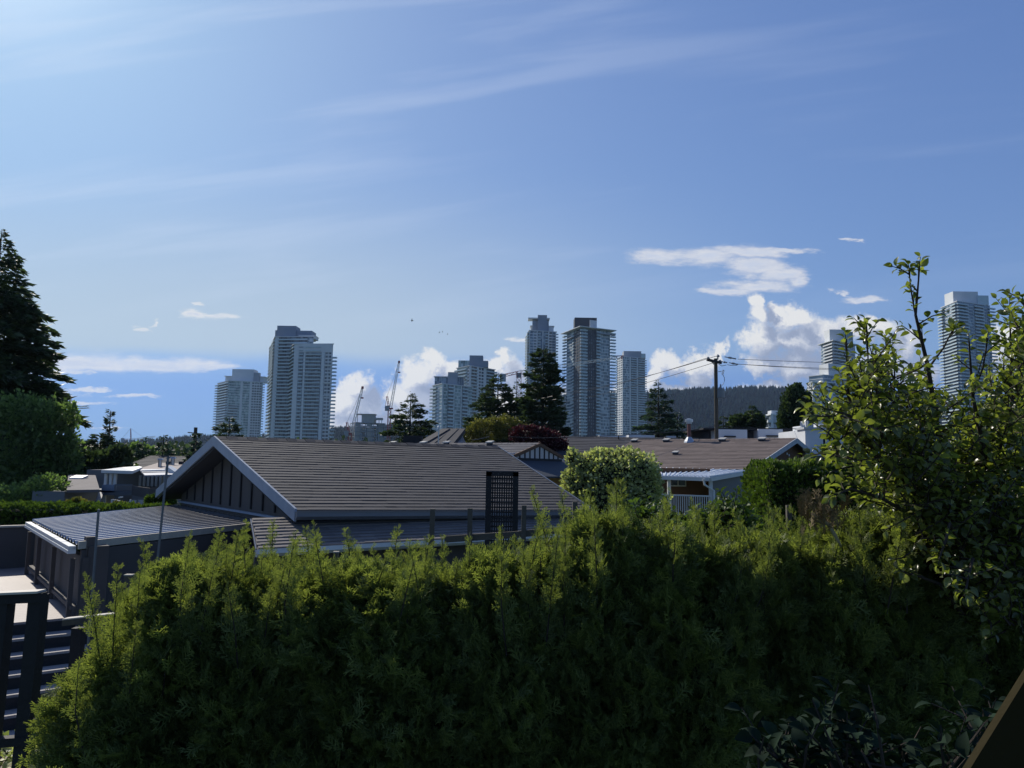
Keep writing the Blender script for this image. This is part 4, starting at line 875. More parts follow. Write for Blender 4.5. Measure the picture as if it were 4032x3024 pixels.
gable_house('low dark-roofed house behind the beige roof on the left',np.array([Pd(560,1835,60)[0],60,0]),93,6,7,Pd(600,1830,60)[2],.6,m_dstripe,m_gwall,m_gdark,pitch=.4)

# ================================================================== UTILITY POLES AND WIRES
m_pole=mat('creosote_pole',(.085,.075,.055),.9,.3,2,.3); m_wire=mat('wire',(.02,.02,.022),.5,.05,1); m_trf=mat('transformer_grey',(.16,.19,.20),.5,.1,1)
D_=50.; p=Pd(2818,1412,D_)
t=thing('utility_pole','tall wooden utility pole with a crossarm and grey transformer right of centre','utility pole',(p[0],D_,0))
b=MB(); b.tube([(p[0],D_,0),(p[0],D_,p[2])],[.14,.12],12); b.build('pole',m_pole,t)
b=MB(); b.bar(Pd(2784,1416,D_-.5)+zz_*0,Pd(2840,1429,D_-.1),.13,.16); ca=b.build('crossarm',m_blackwood,t)
b=MB(); b.bar(Pd(2802,1424,D_-.3),Pd(2813,1436,D_-.2),.05); b.bar(Pd(2826,1396,D_-.1),Pd(2826,1416,D_-.1),.08); b.build('bracket',m_grysteel,t)
ins=[Pd(2788,1408,D_-.5),Pd(2827,1400,D_-.1),Pd(2835,1420,D_-.1)]
for q_ in ins: b=MB(); b.tube([q_-zz_*.12,q_-zz_*.06,q_,q_+zz_*.05],[.04,.12,.10,.05],8); b.build('insulator',m_grysteel,ca)
a=Pd(2829,1533,D_); c_=Pd(2844,1533,D_); b=MB(); xm=Pd(2836,1533,D_)[0]; b.tube([(xm,D_-.1,Pd(2836,1567,D_)[2]),(xm,D_-.1,Pd(2836,1534,D_)[2]),(xm,D_-.1,Pd(2836,1531,D_)[2])],[.13*0+.24,.24,.18],14); tr_=b.build('transformer',m_trf,t)
b=MB(); z=Pd(2836,1534,D_)[2]; b.tube([(xm,D_-.1,z),(xm,D_-.1,z+.08),(xm,D_-.1,z+.34)],[.05,.08,.04],8); b.build('bushing',m_grysteel,tr_)
b=MB(); b.bar(Pd(2828,1464,D_-.1),Pd(2841,1462,D_-.1),.04); b.bar(Pd(2842,1474,D_-.1),Pd(2847,1456,D_-.1),.035); b.bar(Pd(2847,1474,D_-.1),Pd(2851,1459,D_-.1),.035); b.bar(Pd(2842,1473,D_-.1),Pd(2847,1474,D_-.1),.04); b.bar(Pd(2847,1457,D_-.1),Pd(2851,1459,D_-.1),.04); b.build('fuse_cutout',m_grysteel,t)
b=MB(); b.tube([Pd(2846,1476,D_),Pd(2852,1486,D_),Pd(2853,1500,D_),Pd(2848,1512,D_),Pd(2843,1518,D_)],.018,5); b.tube([Pd(2829,1434,D_),Pd(2842,1441,D_),Pd(2860,1437,D_)],.018,5); b.tube([Pd(2864,1436,D_),Pd(2880,1439,D_),Pd(2903,1438,D_)],.018,5); b.build('jumper_wire',m_wire,t)
for pa_,pb_ in (((2853,1405),(2898,1413)),((2842,1424),(2863,1428)),((2870,1428),(2906,1435))):
    b=MB(); A1=Pd(*pa_,D_-.1);B1=Pd(*pb_,D_-.1); b.tube([A1,A1+(B1-A1)*.3,A1+(B1-A1)*.35,A1+(B1-A1)*.6,A1+(B1-A1)*.65,B1],[.03,.03,.07,.07,.04,.05],6); b.build('strain_insulator',m_grysteel,t)
def wire(label,pts,r=.012,sag=0,name='power_line',n=14,cat_='wire',m=None):
    P=[np.array(q,float) for q in pts]; out=[]
    for i in range(len(P)-1):
        for k in range(n):
            s_=k/n; out.append(P[i]+(P[i+1]-P[i])*s_-zz_*sag*4*s_*(1-s_))
    out.append(P[-1]); b=MB(); b.tube(out,r,5); o=b.build(name,m or m_wire); tag(o,label,cat_); return o
p2=Pd(1946,1585,75.); 
t=thing('utility_pole','grey utility pole rising through the yellow-green cedar, mid picture','utility pole',(p2[0],75,0))
b=MB(); b.tube([(p2[0]+.1,75,0),(p2[0],75,p2[2])],[.2,.15],10); b.build('pole',mat('silvered_pole',(.22,.20,.18),.85,.2,2,.2),t)
b=MB(); b.bar(Pd(1927,1586,74.6),Pd(1965,1590,75.3),.13,.14); b.bar(Pd(1955,1600,75),Pd(1948,1612,75),.07); b.bar(Pd(1960,1655,75),Pd(1946,1672,75),.1); b.build('crossarm',m_pole,t)
t=thing('utility_pole','short dark pole top poking above the grey ridge before the tall stepped tower','utility pole',(Pd(771,1700,60)[0],60,0)); a=Pd(771,1683,60); b=MB(); b.tube([(a[0],60,0),a],[.2,.14],8); b.build('pole',m_pole,t); b=MB(); b.bar(a-np.array([.6,0,.4]),a+np.array([.6,0,-.5]),.08); b.build('crossarm',m_pole,t)
L1=lambda x,y,d:Pd(x,y,d)
wire('upper power wire running right from the tall pole into the fruit tree',[L1(2905,1414,49.9),L1(3700,1432,60)],.016,.1)
wire('middle power wire running right from the tall pole below the top one',[L1(2906,1434,49.9),L1(3700,1460,60)],.016,.1)
wire('lowest power wire running right from the tall pole',[L1(2880,1432,49.9),L1(3700,1472,60)],.014,.1)
wire('power wire sloping down left from the top of the tall pole',[ins[1],L1(2100,1560,90)],.018,.5)
wire('power wire sloping down left from the left insulator of the tall pole',[ins[0],L1(2100,1568,90)],.018,.5)
wire('lower power wire sloping down left behind the tall pole to the tall fir',[L1(2810,1428,50.5),L1(2100,1600,90)],.018,.4)
wire('thick black cable sagging low over the brown roof to the tall pole',[L1(2815,1676,50),L1(2690,1697,46.5),L1(2480,1712,45.5),L1(2160,1724,44),L1(2010,1720,43)],.018,.02,name='service_cable')
wire('pair of black cables across the white house row to the right',[L1(2820,1676,50),L1(3000,1686,49.5),L1(3200,1688,49),L1(3300,1689,49)],.022,.02,name='service_cable')
wire('wire from the grey pole down to the service mast',[L1(1928,1718,40),L1(1855,1733,38)],.02,.03,name='service_cable')
wire('wire running left from the grey pole over the dark conifers',[L1(1940,1593,74.8),L1(1850,1632,80)],.02,.1)
for i,(a_,b_) in enumerate((((1960,1590),(2175,1560)),((1965,1596),(2190,1572)))): wire('%s wire from the grey pole to the right across the tall conifer'%('upper' if i==0 else 'lower'),[L1(*a_,75),L1(*b_,62)],.018,.1)
for i,(y0_,y1_) in enumerate(((1682,1668),(1722,1712),(1734,1724))): wire('%s thin wire crossing the small conifer above the grey ridge'%('highest','middle','lowest')[i],[L1(1530,y0_+2,60),L1(1720,y1_,60)],.013,.1)
for i,y in enumerate((1667,1680,1690)): wire('%s thin wire crossing the base of the tallest conifer'%('highest','middle','lowest')[i],[L1(2010,y,60),L1(2210,y+1,60)],.013,.05)
# birds
m_bird=mat('dark_feathers',(.03,.03,.03),.8,.1,1)
for i,(x,y,s_,l) in enumerate(((1622,1261,.3,'dark bird gliding high over the luffing cranes'),(1730,1308,.15,'tiny bird, leftmost of the distant trio'),(1742,1306,.13,'tiny bird in the middle of the distant trio'),(1762,1315,.13,'tiny bird, lowest of the distant trio'))):
    c_=Pd(x,y,120); b=MB(); b.tube([c_+zz_*s_*1.0,c_+zz_*s_*.2,c_-zz_*s_*.9],[.05*s_*2,.2*s_,.04],6); b.prism([c_+np.array([0,0,s_*.3]),c_+np.array([s_*.9,.3,-s_*.1]),c_+np.array([0,0,-s_*.2])],(0,.04,0)); b.prism([c_+np.array([0,0,s_*.3]),c_+np.array([-s_*.9,.3,-s_*.1]),c_+np.array([0,0,-s_*.2])],(0,.04,0))
    o=b.build('bird',m_bird); tag(o,l,'bird','birds in the sky')
# brown board beside the camera, added to stand for a see-through reflection
b=MB(); A1=Pd(3790,3075,.95); B1=Pd(4085,2600,.95); q_=Pd(4250,2700,.95); q2=Pd(3990,3200,.95)
b.prism([A1,B1,q_,q2],(0,.012,0)); o=b.build('reflection_board',mat('reflection_brown',(.028,.023,.010),.85,.2,6,.2,spec=.05)); tag(o,'dark olive-brown slanted board standing for a reflection very close in the bottom right corner','board')

# ================================================================== VEGETATION
m_bark=mat('bark',(.045,.035,.028),.9,.3,6,.4)
def leafm(name,col,col2,tr=.3,rough=.55,tcol=(1.6,1.9,.7),isl=.3,spec=.25,var=.25,scale=.8): return mat(name,col,rough,var,scale,island=isl,trans=tr,tcol=tcol,col2=col2,spec=spec)
m_fir=leafm('fir_needles',(.036,.054,.030),(.062,.085,.042),.2)
m_spr=leafm('spruce_needles',(.032,.055,.042),(.05,.08,.055),.2)
m_dec=leafm('broad_leaves',(.085,.125,.06),(.125,.165,.08),.48)
m_gold=leafm('golden_cedar_leaves',(.105,.115,.032),(.16,.155,.05),.3,tcol=(1.4,1.4,.6))
m_maroon=leafm('maroon_leaves',(.042,.016,.02),(.075,.026,.03),.2,tcol=(1.5,.8,.8))
m_shrub=leafm('sunlit_pale_leaves',(.24,.27,.13),(.48,.45,.25),.3,spec=.4)  # leaf green with sunlit paleness put into the colour
m_clip=leafm('clipped_cedar',(.05,.085,.018),(.085,.115,.022),.25)
m_ced=leafm('cedar_sprays',(.112,.150,.052),(.170,.195,.068),.46,tcol=(1.6,1.65,.65),isl=.22,scale=2.5)
m_cedcore=mat('shade_core_dark',(.012,.014,.009),.95,.3,6)  # near-black solid core; shade between the leaves put into its colour
m_apple=leafm('fruit_tree_leaves',(.095,.118,.034),(.165,.178,.062),.46,rough=.32,spec=.6,isl=.4,tcol=(1.7,1.9,.6))
m_broad=leafm('shade_leaves',(.055,.085,.022),(.085,.12,.035),.25,rough=.5,spec=.2)
m_shadel=leafm('shade_darkened_leaves',(.010,.020,.013),(.016,.030,.018),.05,rough=.8,spec=.05)  # leaf colour darkened to stand for shade from the unbuilt house behind
m_deadt=mat('dead_twig',(.16,.12,.06),.85,.3,4,island=.3)
def rnd_dir(n,upb=0):
    v=rng.normal(size=(n,3)); v=unit(v); v[:,2]+=upb; return unit(v)
def cards(pos,ydir,size,jit=.5,tmpl=LEAF3):
    n=len(pos); nr=rnd_dir(n); return place(tmpl[0],tmpl[1],pos,unit(ydir+jit*rng.normal(size=(n,3))*.4),nr,size)
def conifer(label,x,ytop,hw,d,m=None,n=5200,leaf=.34,power=.85,droop=-.25,open_=0,lean=0,name='conifer_tree',group=None,low=.06,wob=.18,top2=None):
    tp=Pd(x,ytop,d); h=tp[2]; Rr=hw/F*d; base=np.array([tp[0]-lean,d,0.])
    t=thing(name,label,'tree',base,group)
    b=MB(); b.tube([base,base+np.array([lean*.5,0,h*.5]),tp],[h*.022,h*.012,.02],7); b.build('trunk',m_bark,t)
    n=int(n*2.3); leaf*=1.2; Rr*=1/(.45**power); nlev=max(9,int(h/.52)); per=max(7,int(6+Rr*1.6)); nb=nlev*per
    lv=np.repeat(np.arange(nlev),per); tz=low+(1-low)*((lv+rng.normal(size=nb)*.16+.5)/nlev)**.92; tz=np.clip(tz,.02,.995); ang=rng.random(nb)*2*math.pi
    L=Rr*(1-tz)**power*(1+wob*rng.normal(size=nb))*(.9+.22*rng.random(nlev)[lv]); L=np.clip(L,.12,Rr*1.3)
    if open_: keep=rng.random(nb)>open_; tz,ang,L=tz[keep],ang[keep],L[keep]; nb=len(tz)
    wts=(L+.15)**1.5; idx=rng.choice(nb,n,p=wts/wts.sum()); s_=rng.random(n)**.5
    dirv_=np.stack([np.cos(ang[idx]),np.sin(ang[idx]),np.full(n,.12)],1)
    cx=base[None]+np.stack([lean*tz[idx],0*tz[idx],h*tz[idx]],1)
    pos=cx+dirv_*(s_*L[idx])[:,None]; pos[:,2]+=droop*(s_**2)*L[idx]+.12*L[idx]*s_
    side=np.stack([-dirv_[:,1],dirv_[:,0],0*s_],1); pos+=side*(rng.normal(size=n)*.17*L[idx]*(1.1-s_*.9))[:,None]; pos+=rng.normal(size=(n,3))*np.array([.04,.04,.07])
    sz=leaf*U(.5,1.2,n)*(.55+.45*np.minimum(1,L[idx]/Rr*1.6))
    V,Fs=cards(pos,dirv_+np.array([0,0,droop*.8])+side*rng.normal(size=(n,1))*.6,sz,.6,LEAFN)
    obj('crown',V,Fs,m or m_fir,t); return t
def bushy(label,ells,d,m,n,leaf,name='shrub',cat_='shrub',trunk=True,group=None,depth=.9,upb=.3,shell=.55,core=None,shoots=0):
    xs_=[e[0] for e in ells]; cx=sum(xs_)/len(xs_); base=np.array([Pd(cx,1800,d)[0],d,0.]); t=thing(name,label,cat_,base,group)
    area=np.array([e[2]*e[3] for e in ells],float); pk=rng.choice(len(ells),n,p=area/area.sum())
    E_=np.array(ells,float)[pk]; dv=rnd_dir(n); rr=shell+(1-shell)*rng.random(n)**.6; rr*=1+.10*np.sin(dv[:,0]*9+pk)+.09*np.sin(dv[:,2]*14+dv[:,1]*11+pk*2)+.08*rng.normal(size=n)
    C=np.array([Pd(a,b_,d) for a,b_ in E_[:,:2]]); k=d/F
    rad=np.stack([E_[:,2]*k,np.minimum(E_[:,2],E_[:,3]*1.6)*k*depth,E_[:,3]*k],1)
    pos=C+dv*rad*rr[:,None]; keep=pos[:,2]>.02; pos,dv=pos[keep],dv[keep]; n=len(pos)
    V,Fs=cards(pos,dv+np.array([0,0,upb]),leaf*U(.6,1.25,n),1.0)
    if trunk:
        b=MB(); top=max(Pd(e[0],e[1],d)[2] for e in ells); b.tube([base,(base[0],d,top*.6)],[.05+top*.02,.03+top*.01],7)
        for e in ells: b.tube([(base[0],d,top*.35),(Pd(e[0],e[1],d)+np.array([base[0],d,top*.4]))/2,Pd(e[0],e[1]-e[3]*.5,d)],[.03+top*.007,.02+top*.004,.012],5)
        b.build('trunk',m_bark,t)
    o=obj('crown' if trunk else 'foliage',V,Fs,m,t)
    if core:
        b=MB()
        for e in ells:
            c_=Pd(e[0],e[1],d); r_=np.array([e[2]*k,min(e[2],e[3]*1.6)*k*depth,e[3]*k])*core; vs=[];fs=[]
            for i in range(7):
                for j in range(10): a_=math.pi*i/6;q_=2*math.pi*j/10; vs.append(c_+r_*np.array([math.sin(a_)*math.cos(q_),math.sin(a_)*math.sin(q_),math.cos(a_)]))
            for i in range(6):
                for j in range(10): fs.append((i*10+j,i*10+(j+1)%10,(i+1)*10+(j+1)%10,(i+1)*10+j))
            b.add(vs,fs)
        b.build('shade_core',m_cedcore,t)
    return t
conifer('huge dark conifer with drooping tiers at the far left edge',8,905,215,45,m_fir,24000,.50,.8,-.35,lean=.3,wob=.16)
bushy('broad dark leafy tree below the huge conifer at the far left',[(40,1780,170,170),(190,1700,100,120),(255,1810,62,110),(90,1640,110,90),(150,1850,130,110),(260,1640,40,60)],38,m_dec,12000,.20,'broadleaf_tree','tree')
bushy('rounded bush at the left behind the clipped hedge',[(100,1965,120,60),(190,1930,70,60),(20,1980,80,50)],30,m_dec,4200,.13,'bush','bush')
conifer('dark bushy conifer just right of the broad leafy tree',345,1755,60,42,m_fir,3200,.30,.5,-.1)
conifer('dark bushy conifer with a blunt double top under the spindly tree',398,1712,75,43,m_fir,5200,.30,.45,-.1)
conifer('spindly see-through tree standing above the dark bushy conifers',436,1618,34,44,m_fir,2600,.20,.7,.1,open_=.25,wob=.3,name='spindly_tree')
bushy('dark green tree mass left of the dark hipped roof',[(400,1840,100,60),(330,1860,60,50),(470,1800,40,40)],40,m_fir,5200,.24,'evergreen_tree','tree')
conifer('tiny pointed conifer left of the crane base on the low ridge',566,1722,30,70,m_spr,1300,.34,.6)
bushy('row of rounded trees under the peaked crane',[(540,1775,25,25),(570,1790,35,30),(500,1790,30,22)],72,m_dec,2200,.32,'broadleaf_tree','tree')
conifer('small tiered conifer left of the dark gable',645,1712,48,55,m_spr,3000,.30,.8,-.2)
conifer('small slim conifer just left of the gable peak',775,1704,36,52,m_spr,2600,.28,.6)
conifer('blunt dark conifer in front of the pale weathered tower',905,1643,66,60,m_fir,4200,.30,.5,-.1)
conifer('broad dark conifer between the luffing cranes and the rounded-crown tower',1618,1548,92,64,m_fir,9500,.34,.7,-.2,wob=.22)
conifer('wide ragged fir left of the tallest conifer',1962,1468,128,70,m_fir,19000,.42,.8,-.2,wob=.12)
conifer('ragged secondary fir top leaning against the wide fir',2036,1500,60,69,m_fir,2400,.34,.7,-.1,open_=.2)
conifer('tallest conifer, dense and columnar, in front of the slim stepped tower',2140,1373,84,66,m_fir,15000,.40,.42,-.1,wob=.14)
conifer('dark fir filling the gap behind the two tall firs',2070,1590,80,72,m_fir,7000,.36,.6)
bushy('yellow-green spreading cedar around the grey utility pole',[(1920,1695,80,42),(1985,1680,60,42),(1850,1715,60,26),(2050,1700,55,30),(1800,1725,35,16),(2100,1722,40,20)],52,m_gold,9000,.15,'golden_cedar','tree',upb=.6)
bushy('dark red maple beside the cream half-timbered gable',[(2080,1708,70,32),(2140,1735,60,45),(2185,1765,55,45),(2040,1722,30,18),(2215,1790,35,30)],48,m_maroon,8500,.14,'red_maple','tree')
conifer('dark green conifer right of the pale unfinished tower',2592,1502,80,58,m_spr,7500,.33,.72,-.25,wob=.24)
conifer('shorter conifer tucked against the right side of the dark green conifer',2668,1622,48,60,m_spr,2800,.30,.6,-.2)
conifer('small dim conifer behind the rusty flue',2752,1678,36,75,m_spr,1600,.32,.7)
conifer('low dark conifer just right of the tall utility pole',2848,1638,38,82,m_fir,2400,.36,.5)
bushy('dark tree clump left of the white mid-rise block',[(2905,1675,35,35),(2940,1668,35,32),(2980,1668,30,35)],84,m_fir,3600,.36,'evergreen_tree','tree')
conifer('slender knobbly evergreen rising from the dark clump',2961,1596,24,83,m_fir,2000,.36,.3,wob=.4)
bushy('wind-bent poplar with feathery tops left of the white stepped tower',[(3120,1620,45,75),(3130,1560,30,42),(3108,1655,42,45),(3172,1590,22,45),(3165,1645,35,55),(3140,1530,14,18)],75,m_fir,9500,.30,'poplar_tree','tree',upb=1.0)
bushy('round shrub coloured pale as if sunlit, in front of the brown roof',[(2415,1880,140,95),(2330,1840,80,60),(2490,1850,100,75),(2300,1930,80,80),(2262,1890,42,60),(2400,1980,190,100),(2253,1800,22,32),(2520,1930,80,100),(2390,1800,70,28),(2460,1795,50,24)],24,m_shrub,17000,.105,'round_shrub','shrub',core=.78,shell=.72)
bushy('dark leafy tree mass behind the fruit tree at the right edge',[(3980,1760,200,150),(4140,1560,120,190),(4350,1750,260,230),(3800,1830,130,90),(4700,1800,300,260)],19,m_dec,16000,.12,'broadleaf_tree','tree')
# distant filler trees
P0=[];S0=[]
for i in range(150):
    d=U(95,210); tx=U(-.75,.85); z=(4+U(35,(66 if tx<-.35 else 92))/F*d); n=260
    c_=np.array([tx*d,d,z*.55]); dv=rnd_dir(n); P0.append(c_+dv*np.array([z*.42,z*.42,z*.5])*(.6+.4*rng.random((n,1)))); S0.append(U(.5,1.1,n))
P0=np.concatenate(P0); S0=np.concatenate(S0); V,Fs=cards(P0,rnd_dir(len(P0),.6),S0,1.0)
tag(obj('distant_trees',V,Fs,m_fir,loc=(0,0,0)),'dark belt of far-off garden trees between the house roofs and the towers','trees',kind='stuff')
# clipped hedges
def clipped(label,x0,x1,ya,yb,d,dep,leaf,n,m,yL=None,rr=.25):
    a=Pd(x0,ya,d); b_=Pd(x1,yb,d); zt=(a[2]+b_[2])/2; base=np.array([(a[0]+b_[0])/2,d+dep/2,0]); t=thing('clipped_hedge',label,'hedge',base)
    L=b_[0]-a[0]; q=MB(); q.aab(a[0]+.12,b_[0]-.12,d+.12,d+dep-.12,0,zt-.12); q.build('shade_core',m_cedcore,t)
    def pt(n,face):
        if face==0: return np.stack([a[0]+U(0,L,n),np.full(n,d)+.05*rng.normal(size=n),U(0.02,zt,n)],1),np.array([0,-1,.3])
        if face==1: return np.stack([a[0]+U(0,L,n),d+U(0,dep,n),np.full(n,zt)+.03*rng.normal(size=n)],1),np.array([0,-.2,1])
        return np.stack([np.full(n,a[0])+.05*rng.normal(size=n),d+U(0,dep,n),U(0.02,zt,n)],1),np.array([-1,0,.4])
    Vs=[]
    for f_,fr_ in ((0,.5),(1,.35),(2,.15)):
        k=int(n*fr_); p,nm=pt(k,f_)
        ox=np.clip((a[0]+rr-p[:,0])/rr,0,1); p[:,2]-=rr*ox**2*(p[:,2]/zt)**6; oy=np.clip((d+rr-p[:,1])/rr,0,1); p[:,2]-=.5*rr*oy**2*(p[:,2]/zt)**6
        p+=(.04*np.sin(p[:,0:1]*6+p[:,2:3]*5))*nm
        Vs.append(cards(p,nm+np.array([0,0,.7])+0*p,leaf*U(.6,1.3,k),.9))
    V,Fs=cat(*Vs); obj('foliage',V,Fs,m,t); return t
clipped('neatly clipped green hedge with a rounded corner, below the right gable',3018,3620,1836,1836,15.5,1.6,.075,26000,m_clip)
clipped('long low clipped hedge behind the deck at the left',-300,700,2008,1996,24,1.2,.12,14000,m_clip)
bushy('low yellow-leaved shrub poking over the left clipped hedge',[(300,1992,30,24),(345,2002,40,16),(400,2004,40,14)],25.5,m_gold,2200,.13,'yellow_shrub','shrub',trunk=False)
bushy('second patch of yellow leaves on the left clipped hedge nearer the metal roof',[(470,2000,40,14),(520,2004,35,12)],25.5,m_gold,1400,.13,'yellow_shrub','shrub',trunk=False)
bushy('small clipped cube of bright shrub under the left end of the gable',[(612,1978,34,26),(655,1978,30,26)],27.5,m_clip,4200,.09,'shrub','shrub',trunk=False,core=.8,shell=.8)
bushy('vegetables and vines on a frame below the white chimney house',[(3330,1790,60,22),(3270,1765,35,9)],38,m_dec,2600,.16,'vine_bush','shrub',trunk=False)
# ---------------------------------------------------------------- fruit tree and broad-leaved shrubs
def shoot(p0,p1,nl,ls,LP,BR,r0=.006):
    p0=np.asarray(p0,float);p1=np.asarray(p1,float); L=np.linalg.norm(p1-p0); mid=(p0+p1)/2+rng.normal(size=3)*.05*L
    BR.append(([p0,mid,p1],[r0,r0*.7,r0*.35]))
    for i in range(nl):
        t=(i+.5)/nl; t=.12+.88*t; p=p0*(1-t)**2+2*mid*t*(1-t)+p1*t*t; a=i*2.4+rng.random()
        ax=unit(p1-p0); x=unit(np.cross(ax,[.3,.2,1.])+1e-6); y=np.cross(ax,x)
        dr=unit(math.cos(a)*x+math.sin(a)*y+ax*(.35+.7*t)+np.array([0,0,.15]))
        LP[0].append(p+dr*.012); LP[1].append(dr); LP[2].append(ls*U(.65,1.15)*(1-.25*max(0,t-.8)/.2))
def leaves_obj(LP,m,t,name='crown'):
    pos=np.array(LP[0]); dr=np.array(LP[1]); n=len(pos)
    up_=np.tile([0,0,1.],(n,1))+rng.normal(size=(n,3))*.45
    V,Fs=place(LEAF[0],LEAF[1],pos,dr,up_,np.array(LP[2])); # normal from x cross y
    o=obj(name,V,Fs,m,t); return o
ft=thing('fruit_tree','tall loose-branched fruit tree with curled green leaves, filling the right edge','tree',(*Pd(3900,1800,5.4)[:2],0))
LIMB=[[(3900,2900,5.4),(3850,2500,5.25),(3640,2060,5.1),(3480,1850,5.0),(3400,1700,4.9),(3340,1560,4.9),(3332,1335,4.85)],
[(3640,2060,5.1),(3560,1900,5.0),(3430,1760,4.9),(3310,1650,4.8),(3215,1640,4.75)],
[(3850,2500,5.25),(3760,2000,5.35),(3700,1750,5.3),(3655,1450,5.2),(3605,1240,5.1),(3622,1040,5.05)],
[(3605,1240,5.1),(3590,1160,5.1),(3578,1062,5.1)],[(3700,1800,5.3),(3570,1600,5.2),(3500,1450,5.1),(3487,1345,5.05)],
[(3850,2500,5.25),(3900,1900,5.3),(3830,1560,5.3),(3815,1340,5.25)],[(3900,1900,5.3),(3985,1600,5.4),(3980,1400,5.4),(3976,1195,5.3)],
[(3900,2300,5.3),(4100,1700,5.3),(4060,1300,5.2),(4030,1190,5.2)],[(3640,2060,5.1),(3470,1960,4.7),(3350,1925,4.6),(3285,1950,4.5)],
[(3430,1760,4.9),(3425,1560,4.85),(3412,1285,4.8)],[(3850,2400,5.25),(3780,2150,4.8),(3740,2060,4.6),(3700,2200,4.4)],[(3830,1560,5.3),(3870,1450,5.2),(3890,1330,5.2)],
[(3900,2300,5.3),(4000,2150,4.9),(4050,2000,4.7)],[(3655,1450,5.2),(3715,1370,5.15),(3750,1300,5.1)],[(3560,1900,5.0),(3390,1850,4.7),(3300,1790,4.6),(3280,1720,4.6)],
[(3850,2500,5.25),(3700,2300,4.9),(3560,2250,4.7)],[(3900,2300,5.3),(3830,2200,4.6),(3800,2330,4.3)]]
LP=[[],[],[]];BR=[];tb=MB()
RAD0=[0,.014,.03,.006,.012,.028,.014,.03,.014,.007,.016,.009,.014,.008,.01,.02,.014]
for li,l in enumerate(LIMB):
    pts=[Pd(*q_) for q_ in l]
    if li==0: pts=[np.array([pts[0][0],pts[0][1],0.])]+pts
    n_=len(pts); r=np.linspace(RAD0[li],.004,n_) if li else np.array([.07,.06,.05,.032,.022,.014,.009,.005])
    tb.tube(pts,r,7)
    for k in range(n_-1):
        if li==0 and k<2: continue
        sg=pts[k+1]-pts[k]; L=np.linalg.norm(sg); ns=int(L/.045)
        for j in range(ns):
            if rng.random()<.52: continue
            p=pts[k]+sg*(j+rng.random())/ns; last=(k==n_-2)
            dr=unit(unit(sg)*.5+rnd_dir(1)[0]*(.8 if not last else .75)+np.array([0,0,.35])); ln=U(.10,.34)*(1.0 if not last else .5)
            if last and rng.random()<.35: continue
            shoot(p,p+dr*ln,int(4+ln*26),.066,LP,BR)
    shoot(pts[-2]*.3+pts[-1]*.7,pts[-1]+unit(pts[-1]-pts[-2])*.05,9,.07,LP,BR)
# inner fill
for (x,y,rx,ry,d,n) in ((3690,1760,220,180,5.3,100),(3990,1680,120,210,5.5,120),(3520,1800,150,140,5.1,70),(3850,2000,230,200,5.5,250),(3560,1950,110,70,5.2,36),(3400,1700,80,100,5.0,25),(3980,2150,150,180,5.2,150),(3740,2120,190,150,5.3,150),(3950,2380,130,110,5.1,70),(3640,1980,90,90,5.2,40),(3330,1720,80,110,4.9,38),(3420,1540,45,130,4.85,26),(3500,1560,60,100,5.0,26),(4020,1400,35,110,5.4,30)):
    for i in range(n):
        a=rng.random()*6.283; r=rng.random()**.5; p=Pd(x+rx*r*math.cos(a),y+ry*r*math.sin(a),d+U(-.5,.5)); dr=unit(rnd_dir(1)[0]+np.array([-.1,-.1,.6])); ln=U(.15,.3); shoot(p,p+dr*ln,int(5+ln*24),.068,LP,BR)
for P3,r3 in BR: tb.tube(P3,r3,4,False)
tb.build('trunk',m_bark,ft); leaves_obj(LP,m_apple,ft)
def leafy(label,spots,n,ls,m,nl=9,name='broadleaf_shrub',up_=.9):
    LP=[[],[],[]];BR=[];tb=MB(); x,y,rx,ry,d=spots[0]; t=thing(name,label,'shrub',(*Pd(x,1800,d)[:2],0))
    b0=np.array([Pd(x,1800,d)[0],d,0])
    for (x,y,rx,ry,d) in spots:
        tb.tube([b0,(b0+Pd(x,y,d))/2+rng.normal(size=3)*.05,Pd(x,y-ry*.3,d)],[.02,.014,.006],5)
        for i in range(n):
            a=rng.random()*6.283; r=rng.random()**.5; p=Pd(x+rx*r*math.cos(a),y+ry*r*math.sin(a),d+U(-.3,.3)); dr=unit(rnd_dir(1)[0]+np.array([0,-.2,up_])); ln=U(.12,.28); shoot(p,p+dr*ln,nl,ls,LP,BR)
    for P3,r3 in BR: tb.tube(P3,r3,4,False)
    tb.build('trunk',m_bark,t); leaves_obj(LP,m,t,'foliage')
leafy('broad-leaved shrub behind the cedar tips under the white porch railing',[(2640,2110,80,60,7.4),(2560,2080,50,40,7.6)],60,.075,m_broad)
leafy('taller broad-leaved shrub with pale glints right of the porch railing',[(2855,2075,60,55,7.0),(2910,2120,90,60,6.9),(2790,2130,60,50,6.9)],65,.075,m_broad)
leafy('low shrub of large shade-darkened leaves at the bottom edge, right of centre',[(3230,3010,170,50,3.1),(3430,3050,160,50,3.0),(3100,3080,150,50,3.0)],20,.085,m_shadel,nl=7)
leafy('dim leafy shrub by the bottom right corner board',[(3900,2960,80,60,3.3),(3720,3050,120,50,3.1)],12,.085,m_shadel,nl=7)
leafy('scrap of weedy leaves at the foot of the near fence frame',[(60,3010,90,35,5.6),(150,3040,90,30,5.5)],22,.09,m_shrub,nl=7)
